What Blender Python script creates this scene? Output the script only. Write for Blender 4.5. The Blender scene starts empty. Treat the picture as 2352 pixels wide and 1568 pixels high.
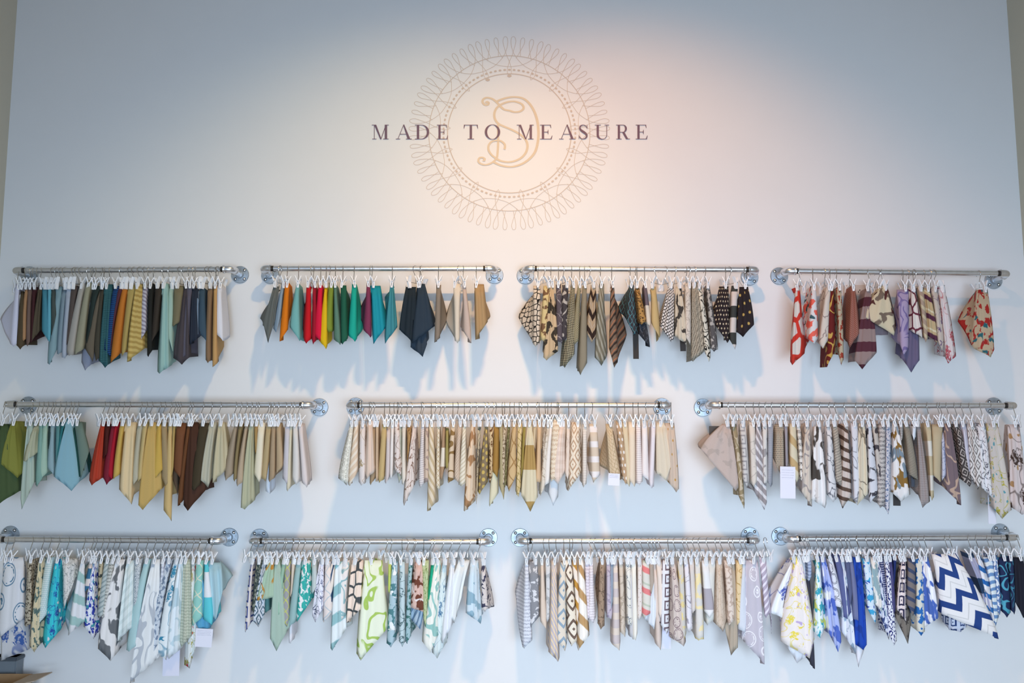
import bpy, bmesh, math, random
from mathutils import Vector, Matrix
random.seed(4)
SC = bpy.context.scene
COL = SC.collection
PI = math.pi

# ------------------------------------------------------------------ camera
F_PX = 2040.0
CAMP = Vector((0.0, -4.45, 1.60))
TILT = math.atan(236.0 / F_PX)
cam_d = bpy.data.cameras.new('camera')
cam_d.sensor_width = 36.0
cam_d.lens = F_PX / 2352.0 * 36.0
cam_d.clip_start = 0.05
cam = bpy.data.objects.new('camera', cam_d)
cam.location = CAMP
cam.rotation_euler = (PI / 2 + TILT, 0, 0)
COL.objects.link(cam)
SC.camera = cam
_f = Vector((0, math.cos(TILT), math.sin(TILT)))
_u = Vector((0, -math.sin(TILT), math.cos(TILT)))


def P(px, py, d=0.0):
    """Point at distance d in front of the wall seen at photo pixel (px, py)."""
    r = _f * F_PX + Vector((px - 1176.0, 0, 0)) + _u * (784.0 - py)
    t = (-d - CAMP.y) / r.y
    return CAMP + r * t


# ------------------------------------------------------------------ world, lights, exposure
SC.view_settings.view_transform = 'Standard'
SC.view_settings.look = 'None'
SC.view_settings.gamma = 1.0
SC.view_settings.use_curve_mapping = False
SC.view_settings.exposure = 0.0
w = bpy.data.worlds.new('daylight_world')
SC.world = w
w.use_nodes = True
w.node_tree.nodes['Background'].inputs[0].default_value = (0.62, 0.82, 1.0, 1)
w.node_tree.nodes['Background'].inputs[1].default_value = 0.21


def area(name, loc, target, sx, sy, col, power, spread=180):
    l = bpy.data.lights.new(name, 'AREA')
    l.shape = 'RECTANGLE'
    l.size, l.size_y, l.color, l.energy = sx, sy, col, power
    l.spread = math.radians(spread)
    o = bpy.data.objects.new(name, l)
    o.location = loc
    o.rotation_euler = (Vector(target) - Vector(loc)).to_track_quat('-Z', 'Y').to_euler()
    COL.objects.link(o)


def spot(name, loc, target, ang, blend, col, power, rad):
    l = bpy.data.lights.new(name, 'SPOT')
    l.spot_size, l.spot_blend, l.color, l.energy, l.shadow_soft_size = math.radians(ang), blend, col, power, rad
    o = bpy.data.objects.new(name, l)
    o.location = loc
    o.rotation_euler = (Vector(target) - Vector(loc)).to_track_quat('-Z', 'Y').to_euler()
    COL.objects.link(o)


area('window_daylight', (0.6, -6.2, 1.00), (0.45, 0, 0.30), 3.6, 1.4, (0.67, 0.83, 1.0), 63, 80)
area('shopfront_daylight', (0.6, -6.2, 1.60), (0.30, 0, 1.30), 5.0, 2.2, (0.53, 0.705, 1.0), 97)
spot('track_spot', (0.25, -2.3, 4.35), (0.78, 0, 2.05), 70, 0.7, (1.0, 0.42, 0.10), 84, 0.03)
spot('track_spot', (0.05, -2.3, 4.35), (-0.70, 0, 1.85), 72, 0.8, (1.0, 0.83, 0.35), 74, 0.03)
spot('track_spot', (0.15, -2.3, 4.35), (0.10, 0, 1.30), 92, 0.9, (1.0, 0.50, 0.20), 100, 0.035)


# ------------------------------------------------------------------ small helpers
def lin(h):
    if isinstance(h, str):
        h = [int(h[i:i + 2], 16) / 255 for i in (0, 2, 4)]
    return [c / 12.92 if c <= .04045 else ((c + .055) / 1.055) ** 2.4 for c in h]


def tag(o, label=None, cat=None, group=None, kind=None):
    if label: o['label'] = label
    if cat: o['category'] = cat
    if group: o['group'] = group
    if kind: o['kind'] = kind
    return o


def obj(name, mesh, mat=None, parent=None, loc=None):
    o = bpy.data.objects.new(name, mesh)
    COL.objects.link(o)
    if mat is not None and hasattr(mesh, 'materials') and not mesh.materials:
        mesh.materials.append(mat)
    if parent: o.parent = parent
    if loc is not None: o.location = loc
    return o


def empty(name, loc=(0, 0, 0)):
    o = bpy.data.objects.new(name, None)
    o.empty_display_size = 0.02
    o.location = loc
    COL.objects.link(o)
    return o


class MB:
    def __init__(self):
        self.v, self.f, self.s = [], [], True

    def box(self, a, b):
        n = len(self.v)
        for z in (a[2], b[2]):
            for y in (a[1], b[1]):
                for x in (a[0], b[0]):
                    self.v.append((x, y, z))
        for q in ((0, 2, 3, 1), (4, 5, 7, 6), (0, 1, 5, 4), (2, 6, 7, 3), (0, 4, 6, 2), (1, 3, 7, 5)):
            self.f.append([n + i for i in q])
        return self

    def tube(self, pts, rad, seg=12, cap=True):
        pts = [Vector(p) for p in pts]
        if not isinstance(rad, (list, tuple)): rad = [rad] * len(pts)
        n0 = len(self.v)
        t0 = (pts[1] - pts[0]).normalized()
        ref = Vector((0, 0, 1)) if abs(t0.z) < .9 else Vector((1, 0, 0))
        u = t0.cross(ref).normalized()
        for i, p in enumerate(pts):
            a = pts[max(i - 1, 0)]; b = pts[min(i + 1, len(pts) - 1)]
            t = (b - a)
            t = t.normalized() if t.length > 1e-9 else t0
            u = (u - t * u.dot(t)).normalized()
            k = t.cross(u)
            for j in range(seg):
                g = 2 * PI * j / seg
                self.v.append(tuple(p + (u * math.cos(g) + k * math.sin(g)) * rad[i]))
        for i in range(len(pts) - 1):
            for j in range(seg):
                a = n0 + i * seg + j; b = n0 + i * seg + (j + 1) % seg
                self.f.append([a, b, b + seg, a + seg])
        if cap:
            self.f.append([n0 + j for j in range(seg)][::-1])
            e = n0 + (len(pts) - 1) * seg
            self.f.append([e + j for j in range(seg)])
        return self

    def mesh(self, name, smooth=False, bevel=0):
        m = bpy.data.meshes.new(name)
        m.from_pydata(self.v, [], self.f)
        bm = bmesh.new(); bm.from_mesh(m)
        bmesh.ops.recalc_face_normals(bm, faces=bm.faces)
        if bevel:
            bmesh.ops.bevel(bm, geom=list(bm.edges), offset=bevel, segments=2, affect='EDGES', clamp_overlap=True)
        bm.to_mesh(m); bm.free()
        if smooth:
            m.polygons.foreach_set('use_smooth', [True] * len(m.polygons))
            try: m.set_sharp_from_angle(angle=math.radians(42))
            except Exception: pass
        return m


def spline(pts, n=8, closed=False):
    """Catmull-Rom through the points."""
    out = []
    L = len(pts)
    rng = L if closed else L - 1
    for i in range(rng):
        if closed:
            p = [pts[(i + k) % L] for k in (-1, 0, 1, 2)]
        else:
            p = [pts[max(i - 1, 0)], pts[i], pts[i + 1], pts[min(i + 2, L - 1)]]
        for k in range(n):
            t = k / n
            out.append(tuple(0.5 * (2 * b + (c - a) * t + (2 * a - 5 * b + 4 * c - d) * t * t + (3 * b - a - 3 * c + d) * t ** 3)
                             for a, b, c, d in zip(*p)))
    if not closed: out.append(tuple(pts[-1]))
    return out


# ------------------------------------------------------------------ materials
def base_mat(name):
    m = bpy.data.materials.new(name)
    m.use_nodes = True
    nt = m.node_tree
    return m, nt, nt.nodes['Principled BSDF']


def simple(name, col, rough=.6, metal=0.0, noise=0.0, nscale=30, bump=0.0, spec=.5):
    m, nt, b = base_mat(name)
    c = lin(col) if isinstance(col, str) else col
    b.inputs['Base Color'].default_value = (*c, 1)
    b.inputs['Roughness'].default_value = rough
    b.inputs['Metallic'].default_value = metal
    b.inputs['Specular IOR Level'].default_value = spec
    if noise or bump:
        tc = nt.nodes.new('ShaderNodeTexCoord')
        n = nt.nodes.new('ShaderNodeTexNoise')
        n.inputs['Scale'].default_value = nscale
        n.inputs['Detail'].default_value = 4
        nt.links.new(tc.outputs['Object'], n.inputs['Vector'])
        if noise:
            mx = nt.nodes.new('ShaderNodeMix'); mx.data_type = 'RGBA'
            mx.inputs[6].default_value = (*[x * (1 - noise) for x in c], 1)
            mx.inputs[7].default_value = (*[min(1, x * (1 + noise)) for x in c], 1)
            nt.links.new(n.outputs['Fac'], mx.inputs[0])
            nt.links.new(mx.outputs[2], b.inputs['Base Color'])
        if bump:
            bp = nt.nodes.new('ShaderNodeBump')
            bp.inputs['Strength'].default_value = bump
            bp.inputs['Distance'].default_value = .002
            nt.links.new(n.outputs['Fac'], bp.inputs['Height'])
            nt.links.new(bp.outputs[0], b.inputs['Normal'])
    return m


M_WALL = simple('wall_paint', [.80, .80, .80], .75, 0, .015, 6, .12, spec=.25)
M_SIDE = simple('side_wall_paint', [.66, .60, .47], .8, 0, .02, 5, .1)
M_CEIL = simple('ceiling_paint', [.7, .7, .7], .9)
M_FLOOR = simple('wood_floor', [.34, .26, .20], .5, 0, .2, 3)
M_STEEL = simple('galvanised_steel', [.74, .76, .79], .30, .9, .16, 60, .2)
M_ZINC = simple('zinc_flange', [.40, .46, .52], .45, .7, .30, 90, .5)
M_DARK = simple('cut_thread', [.045, .04, .035], .5, .6)
M_SCREW = simple('screw_steel', [.75, .78, .82], .25, 1.0)
M_WIRE = simple('chrome_wire', [.62, .60, .57], .22, 1.0)
M_CLIP = simple('white_clip_plastic', [.90, .91, .93], .4)
M_CARD = simple('cardboard', [.36, .23, .12], .85, 0, .12, 40)
M_TAN = simple('emblem_tan_paint', [.62, .52, .44], .8)
M_GOLD = simple('emblem_gold_paint', [.70, .58, .43], .75)
M_INK = simple('plum_vinyl', [.15, .085, .13], .6)
M_PAPER = simple('white_paper', 'e6e6f2', .8)
M_PLATE = simple('outlet_plastic', 'd6c8bd', .4)
M_HOLE = simple('slot_black', '201c1a', .8)

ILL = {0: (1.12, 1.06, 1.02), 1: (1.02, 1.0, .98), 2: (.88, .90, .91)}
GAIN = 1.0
_mats = {}


class G:
    """Tiny node builder."""
    def __init__(s, nt): s.nt = nt

    def m(s, op, a, b=None, c=None):
        n = s.nt.nodes.new('ShaderNodeMath'); n.operation = op
        for i, x in enumerate((a, b, c)):
            if x is None: continue
            if isinstance(x, (int, float)): n.inputs[i].default_value = x
            else: s.nt.links.new(x, n.inputs[i])
        return n.outputs[0]

    def node(s, t, vec=None, **kw):
        n = s.nt.nodes.new(t)
        for k, v in kw.items():
            if hasattr(n, k) and not k[0].isupper(): setattr(n, k, v)
            else: n.inputs[k.replace('_', ' ')].default_value = v
        if vec is not None: s.nt.links.new(vec, n.inputs['Vector'])
        return n

    def noise(s, vec, sc, det=2, dist=0.0):
        return s.node('ShaderNodeTexNoise', vec, Scale=sc, Detail=det, Distortion=dist).outputs['Fac']

    def lt(s, a, b, soft=.06):
        # smooth step: 1 where a < b
        n = s.nt.nodes.new('ShaderNodeMapRange'); n.interpolation_type = 'SMOOTHSTEP'
        s.nt.links.new(a, n.inputs[0])
        n.inputs[1].default_value = b - soft; n.inputs[2].default_value = b + soft
        n.inputs[3].default_value = 1; n.inputs[4].default_value = 0
        return n.outputs[0]

    def warp(s, vec, amt, sc):
        n = s.node('ShaderNodeTexNoise', vec, Scale=sc, Detail=1.0)
        v = s.nt.nodes.new('ShaderNodeVectorMath'); v.operation = 'MULTIPLY_ADD'
        s.nt.links.new(n.outputs['Color'], v.inputs[0])
        v.inputs[1].default_value = (amt, amt, 0)
        s.nt.links.new(vec, v.inputs[2])
        return v.outputs[0]

    def xy(s, vec):
        n = s.nt.nodes.new('ShaderNodeSeparateXYZ'); s.nt.links.new(vec, n.inputs[0])
        return n.outputs[0], n.outputs[1]

    def mix(s, f, a, b):
        n = s.nt.nodes.new('ShaderNodeMix'); n.data_type = 'RGBA'
        s.nt.links.new(f, n.inputs[0])
        for i, x in ((6, a), (7, b)):
            if isinstance(x, (tuple, list)): n.inputs[i].default_value = (*x[:3], 1)
            else: s.nt.links.new(x, n.inputs[i])
        return n.outputs[2]


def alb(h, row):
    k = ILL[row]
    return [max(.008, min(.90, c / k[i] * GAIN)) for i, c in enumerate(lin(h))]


def cloth_mat(col, pat, row, seed):
    key = (col, pat, row)
    if pat == 'P' and key in _mats: return _mats[key]
    m, nt, b = base_mat('cloth_' + col)
    g = G(nt)
    uv = nt.nodes.new('ShaderNodeTexCoord').outputs['UV']
    c1 = alb(col, row)
    q = pat.split(':')
    kind = q[0]
    out = None
    if kind != 'P':
        c2 = alb(q[1], row)
        c3 = alb(q[2], row) if q[2] else None
        size = float(q[3]) / 100; ang = math.radians(float(q[4]))
        par = float(q[5]) if len(q) > 5 else None
        mp = g.node('ShaderNodeMapping', uv)
        mp.inputs['Scale'].default_value = (1 / size,) * 3
        mp.inputs['Rotation'].default_value = (0, 0, ang)
        mp.inputs['Location'].default_value = (random.Random(seed).uniform(0, 9), random.Random(seed + 1).uniform(0, 9), 0)
        v = mp.outputs[0]
        x, y = g.xy(v)
        f = None; f3 = None
        if kind == 'S':
            f = g.lt(g.m('PINGPONG', x, .5), .14 if c3 else .2, .03)
            if c3: f3 = g.lt(g.m('PINGPONG', g.m('ADD', x, .35), .5), .05, .02)
        elif kind == 'K':
            a = g.lt(g.m('PINGPONG', x, .5), .25, .03); c = g.lt(g.m('PINGPONG', y, .5), .25, .03)
            f = g.m('MULTIPLY', g.m('ADD', a, c), .5)
            if size < .03: f = g.m('ABSOLUTE', g.m('SUBTRACT', a, c))
        elif kind == 'H':
            n = g.node('ShaderNodeTexVoronoi', v, feature='DISTANCE_TO_EDGE', Scale=1.0, Randomness=.45)
            f = g.lt(n.outputs['Distance'], par or .085, .02)
        elif kind == 'D':
            r = par or .3
            row_ = g.m('FLOOR', y)
            xs = g.m('ADD', x, g.m('MULTIPLY', row_, .5))
            dx = g.m('SUBTRACT', g.m('FRACT', xs), .5); dy = g.m('SUBTRACT', g.m('FRACT', y), .5)
            d = g.m('SQRT', g.m('ADD', g.m('MULTIPLY', dx, dx), g.m('MULTIPLY', dy, dy)))
            f = g.lt(d, r, .04)
        elif kind == 'L':
            v2 = g.warp(v, .35, 1.3); x2, y2 = g.xy(v2)
            a = g.m('PINGPONG', g.m('ADD', x2, y2), .5); c = g.m('PINGPONG', g.m('SUBTRACT', x2, y2), .5)
            f = g.lt(g.m('MINIMUM', a, c), .05, .02)
        elif kind == 'C':
            t = g.m('ADD', y, g.m('MULTIPLY', g.m('PINGPONG', x, .5), 1.0))
            fr = g.m('FRACT', t)
            f = g.lt(fr, .36, .02)
            if par is None:
                f3 = g.lt(g.m('ABSOLUTE', g.m('SUBTRACT', fr, .66)), .03, .01); c3 = c3 or [.55 * a_ + .2 for a_ in c1]
        elif kind == 'B':
            f = g.lt(g.noise(g.warp(v, .6, 2.0), 1.5, 2.0), .46, .02)
            if c3: f3 = g.lt(g.noise(g.warp(v, 1.5, 1.0), 1.4, 1), .38, .02)
        elif kind == 'M':
            n = g.noise(v, 1.1, 2.5, .6)
            f = g.lt(g.m('ABSOLUTE', g.m('SUBTRACT', n, .5)), .018, .012)
        elif kind == 'F':
            v2 = g.warp(v, .5, 2.2)
            n = g.node('ShaderNodeTexVoronoi', v2, feature='F1', Scale=1.0, Randomness=.8)
            d = n.outputs['Distance']
            pet = g.m('ADD', d, g.m('MULTIPLY', g.m('SINE', g.m('MULTIPLY', g.noise(v, 2.5, 1), 22)), .07))
            f = g.m('MULTIPLY', g.lt(pet, .30, .03), g.m('ADD', .45, g.lt(g.noise(v, 7, 1), .52, .05)))
            st = g.lt(g.m('ABSOLUTE', g.m('SUBTRACT', g.noise(v, .9, 1, .5), .5)), .012, .008)
            f = g.m('MINIMUM', g.m('MAXIMUM', f, g.m('MULTIPLY', st, .7)), 1.0)
            if c3:
                n3 = g.node('ShaderNodeTexVoronoi', v2, feature='F1', Scale=1.7, Randomness=1.0)
                f3 = g.lt(n3.outputs['Distance'], .2, .03)
        elif kind == 'R':
            n = g.node('ShaderNodeTexVoronoi', v, feature='F1', Scale=1.0, Randomness=.35)
            d = n.outputs['Distance']
            a = g.lt(g.m('ABSOLUTE', g.m('SUBTRACT', d, .40)), .022, .012)
            c = g.lt(g.m('ABSOLUTE', g.m('SUBTRACT', d, .31)), .022, .012)
            dash = g.lt(g.noise(v, 9, 0), .5, .05)
            f = g.m('MAXIMUM', g.m('MULTIPLY', a, .9), g.m('MULTIPLY', c, dash))
        elif kind == 'G':
            dx = g.m('ABSOLUTE', g.m('SUBTRACT', g.m('FRACT', x), .5)); dy = g.m('ABSOLUTE', g.m('SUBTRACT', g.m('FRACT', y), .5))
            mm = g.m('MAXIMUM', dx, dy)
            f = g.lt(g.m('PINGPONG', g.m('MULTIPLY', mm, 3.2), .5), .2, .03)
        elif kind == 'X':
            a = g.lt(g.m('PINGPONG', y, .5), .27, .05)
            mp2 = g.node('ShaderNodeMapping', v); mp2.inputs['Scale'].default_value = (2.6, 1.0, 1)
            f = g.m('MULTIPLY', a, g.lt(g.noise(mp2.outputs[0], 3.0, 2), .5, .04))
        elif kind == 'W':
            n = g.noise(v, .8, .6, .4)
            f = g.lt(g.m('PINGPONG', g.m('MULTIPLY', n, 5.0), .5), .15, .03)
            f = g.m('MULTIPLY', f, g.lt(g.noise(v, .5, 0), .62, .02))
        elif kind == 'T':
            f = g.lt(g.m('PINGPONG', y, .5), .22, .006)
        elif kind == 'E':
            n = g.node('ShaderNodeTexVoronoi', v, feature='F1', Scale=1.0, Randomness=.9)
            f = g.m('MULTIPLY', g.lt(g.m('ABSOLUTE', g.m('SUBTRACT', n.outputs['Distance'], .36)), .13, .04), g.lt(g.noise(v, 2, 1), .56, .05))
        elif kind == 'Z':
            n = g.node('ShaderNodeTexWave', v, wave_type='BANDS', bands_direction='Y', Scale=.5, Distortion=3.0, Detail=1.0, Detail_Scale=.7)
            f = g.m('MULTIPLY', g.lt(n.outputs['Fac'], .45, .2), .85)
        out = g.mix(f, c1, c2)
        if f3 is not None and c3: out = g.mix(f3, out, c3)
    # weave: faint colour flecks and thread bump
    n = g.noise(uv, 420, 2)
    k = nt.nodes.new('ShaderNodeMapRange'); nt.links.new(n, k.inputs[0])
    k.inputs[3].default_value = .88; k.inputs[4].default_value = 1.10
    mu = nt.nodes.new('ShaderNodeVectorMath'); mu.operation = 'SCALE'
    if out is None: mu.inputs[0].default_value = c1
    else: nt.links.new(out, mu.inputs[0])
    nt.links.new(k.outputs[0], mu.inputs['Scale'])
    nt.links.new(mu.outputs[0], b.inputs['Base Color'])
    bp = nt.nodes.new('ShaderNodeBump'); bp.inputs['Strength'].default_value = .25; bp.inputs['Distance'].default_value = .001
    nt.links.new(n, bp.inputs['Height']); nt.links.new(bp.outputs[0], b.inputs['Normal'])
    b.inputs['Roughness'].default_value = .82
    b.inputs['Specular IOR Level'].default_value = .25
    if kind == 'P': _mats[key] = m
    return m


# ------------------------------------------------------------------ room shell
WX = -P(20, 300, 0).x
H = 5.1
def struct(name, a, b, mat):
    o = obj(name, MB().box(a, b).mesh(name), mat)
    tag(o, kind='structure')
    return o
struct('wall_back', (-WX - .15, 0, 0), (WX + .15, .15, H), M_WALL)
struct('wall_left', (-WX - .15, -7.0, 0), (-WX, 0, H), M_SIDE)
struct('wall_right', (WX, -7.0, 0), (WX + .15, 0, H), M_SIDE)
struct('floor', (-WX - .15, -7.0, -.1), (WX + .15, .15, 0), M_FLOOR)
struct('ceiling', (-WX - .15, -7.0, H), (WX + .15, .15, H + .1), M_CEIL)
struct('baseboard_back', (-WX, -.018, 0), (WX, 0, .12), M_CEIL)

# ------------------------------------------------------------------ pipe rails
PR = .0134
ROWS = [0, 0, 0, 0, 1, 1, 1, 2, 2, 2, 2]
ST = {0: .137, 1: .190, 2: .137}
RN = ['top left rail', 'top second rail', 'top third rail', 'top right rail', 'middle left rail', 'middle centre rail',
      'middle right rail', 'bottom left rail', 'bottom second rail', 'bottom third rail', 'bottom right rail']
RAILS = [(68, 632, 552, 631, 621, 618), (621, 632, 1136, 632, 616.5, 616.5), (1207, 633, 1721, 636, 616.5, 619),
         (1789, 634, 2281, 644, 622, 628), (65, 931, 734, 935, 928, 930), (817, 933, 1520, 934, 930, 930),
         (1614, 936, 2282, 933, 929.5, 931), (24, 1228, 527, 1233, 1238, 1242), (596, 1235, 1122, 1234, 1242, 1243.5),
         (1194.5, 1234, 1722, 1231, 1242, 1241), (1792, 1231, 2297, 1223, 1237, 1234)]
RL = ['galvanised pipe rail with dark velvets and naturals, top row far left', 'galvanised pipe rail with red, yellow and teal swatches, top row',
      'galvanised pipe rail with black and cream prints, top row', 'galvanised pipe rail with red and lavender prints, top row far right',
      'long galvanised pipe rail with green, gold and brown swatches, middle row left', 'long galvanised pipe rail crowded with ivory and beige swatches, middle row',
      'long galvanised pipe rail with grey and white prints, middle row right', 'galvanised pipe rail with aqua and turquoise prints, bottom row far left',
      'galvanised pipe rail with green and white prints, bottom row', 'galvanised pipe rail with silver and taupe prints, bottom row',
      'galvanised pipe rail with navy and cobalt prints, bottom row far right']


def flange(root, x, z):
    m = MB()
    m.tube([(x, 0, z), (x, -.006, z), (x, -.008, z), (x, -.0085, z)], [.0445, .0445, .0425, .030], 40)
    m.tube([(x, -.006, z), (x, -.020, z), (x, -.023, z)], [.021, .019, .017], 28)
    f = obj('flange', m.mesh('flange', True), M_ZINC, root)
    for a in (45, 135, 225, 315):
        c = Vector((x + .032 * math.cos(math.radians(a)), 0, z + .032 * math.sin(math.radians(a))))
        s = MB().tube([c + Vector((0, -.007, 0)), c + Vector((0, -.0105, 0)), c + Vector((0, -.012, 0))], [.0058, .005, .002], 14)
        obj('screw', s.mesh('screw', True), M_SCREW, f)
        ring = MB().tube([c + Vector((0, -.0078, 0)), c + Vector((0, -.0088, 0))], [.0082, .0078], 18)
        obj('screw_hole', ring.mesh('screw_hole', True), M_DARK, f)


PIPE = []
for i, (lx, ly, rx, ry, pl, pr) in enumerate(RAILS):
    s = ST[ROWS[i]]
    A = P(lx, ly, 0); B = P(rx, ry, 0)
    ex = 1176 + (lx - 1176) * (1 + s / (4.45 - s))
    ez = 1176 + (rx - 1176) * (1 + s / (4.45 - s))
    zl, zr = P(ex, pl, s).z, P(ez, pr, s).z
    root = empty('pipe_rail', (A.x, 0, A.z))
    tag(root, RL[i], 'pipe rail', 'galvanised pipe rails on the wall')
    inv = Matrix.Translation(-Vector(root.location))
    PA, PB = Vector((A.x, -s, zl)), Vector((B.x, -s, zr))
    dirx = (PB - PA).normalized()
    parts = []
    n0 = len(bpy.data.objects)
    for E, W, sg in ((PA, A, 1), (PB, B, -1)):
        d = dirx * sg
        back = (Vector((W.x, 0, W.z)) - E); back.normalize()
        R = .026
        pts = []
        C0 = E + back * R; C1 = E + d * R
        for k in range(9):
            t = k / 8
            pts.append(C0.lerp(E, t).lerp(E.lerp(C1, t), t))
        full = [C0 + back * .012] + pts + [C1 + d * .012]
        m = MB().tube(full, [.0178] * len(full), 22)
        m.tube([C0 + back * .008, C0 + back * .011, C0 + back * .017], [.0178, .0205, .0205], 22)
        m.tube([C1 + d * .006, C1 + d * .010, C1 + d * .016], [.0178, .0205, .0205], 22)
        obj('elbow', m.mesh('elbow', True), M_STEEL, root)
        obj('thread', MB().tube([C1 + d * .014, C1 + d * .028], [.0138, .0138], 18).mesh('thread', True), M_DARK, root)
        nip = MB().tube([Vector((W.x, -.018, W.z)), C0 + back * .014], PR, 18)
        obj('standoff_pipe', nip.mesh('standoff_pipe', True), M_STEEL, root)
        flange(root, W.x, W.z)
    p = MB().tube([PA + dirx * .045, PB - dirx * .045], PR, 24)
    obj('pipe', p.mesh('pipe', True), M_STEEL, root)
    for ch in root.children: ch.matrix_parent_inverse = inv
    PIPE.append((PA, dirx, s))

# ------------------------------------------------------------------ clip hanger (wire + two clips)
HOOK_R = .0195
BARZ = -.074


def wire_mesh():
    pts = [(0, .0185, -.014), (0, .0200, -.006), (0, .0165, .0055), (0, .008, .0125), (0, -.003, .0138), (0, -.0125, .0100),
           (0, -.0190, .0010), (0, -.0195, -.009), (0, -.0150, -.020), (0, -.0080, -.031), (0, -.0025, -.042), (0, -.0004, -.052), (0, 0, BARZ)]
    pts = [Vector(p) for p in spline(pts, 3)]
    m = MB().tube(pts, .0017, 6)
    m.tube([(0, -.058, BARZ), (0, .058, BARZ)], .0015, 6)
    m.tube([(0, -.060, BARZ), (0, -.057, BARZ)], .0026, 6)
    m.tube([(0, .057, BARZ), (0, .060, BARZ)], .0026, 6)
    return m.mesh('wire_hook', True)


def clip_mesh():
    """Two levers crossing at the pivot (origin): jaws closed below, grips spread above; width along y."""
    m = MB()
    for s in (-1, 1):
        prof = [(.0024 * s, -.031), (.0040 * s, -.014), (.0028 * s, 0), (.0085 * s, .014), (.0150 * s, .029)]
        th = .0046
        n = len(m.v)
        hw = [.0078, .0080, .0086, .0086, .0070]
        for (x, z), w_ in zip(prof, hw):
            m.v += [(x - th / 2 , -w_, z), (x + th / 2 , -w_, z), (x + th / 2 , w_, z), (x - th / 2 , w_, z)]
        for k in range(len(prof) - 1):
            a = n + 4 * k
            for j in range(4):
                m.f.append([a + j, a + (j + 1) % 4, a + 4 + (j + 1) % 4, a + 4 + j])
        m.f.append([n, n + 3, n + 2, n + 1])
        e = n + 4 * (len(prof) - 1)
        m.f.append([e, e + 1, e + 2, e + 3])
    # side cheeks around the pivot
    for y in (-.0092, .0082):
        m.box((-.0035, y, -.004), (.0035, y + .001, .004))
    return m.mesh('clip', False)


def spring_mesh():
    m = MB()
    pts = []
    for k in range(33):
        a = 2 * PI * k / 11
        pts.append((.0026 * math.cos(a), -.0092 + .0184 * k / 32, .0026 * math.sin(a)))
    m.tube(pts, .0006, 4)
    return m.mesh('spring', True)


ME_WIRE, ME_CLIP, ME_SPRING = wire_mesh(), clip_mesh(), spring_mesh()
for me, ma in ((ME_WIRE, M_WIRE), (ME_CLIP, M_CLIP), (ME_SPRING, M_DARK)): me.materials.append(ma)
H0 = empty('clip_hanger')
obj('wire_hook', ME_WIRE, None, H0)
for y in (-.047, .047):
    c = obj('clip', ME_CLIP, None, H0, (0, y, BARZ))
    obj('spring', ME_SPRING, None, c)
_first = [True]


def hanger(loc, rz, lean, label, group):
    if _first[0]:
        r = H0; _first[0] = False
    else:
        r = H0.copy(); COL.objects.link(r)
        for ch in H0.children:
            c = ch.copy(); COL.objects.link(c); c.parent = r
            for gch in ch.children:
                e = gch.copy(); COL.objects.link(e); e.parent = c
    r.location = loc
    r.rotation_euler = (0, lean, rz)
    tag(r, label, 'clip hanger', group)
    rr = random.Random(label)
    for ch in r.children:
        if ch.name.startswith('clip'):
            ch.rotation_euler = (rr.uniform(-.12, .12), rr.uniform(-.14, .14), rr.uniform(-.12, .12))
    return r


# ------------------------------------------------------------------ swatches
def ease(v): return 1 - (1 - v) ** 1.35


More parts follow.
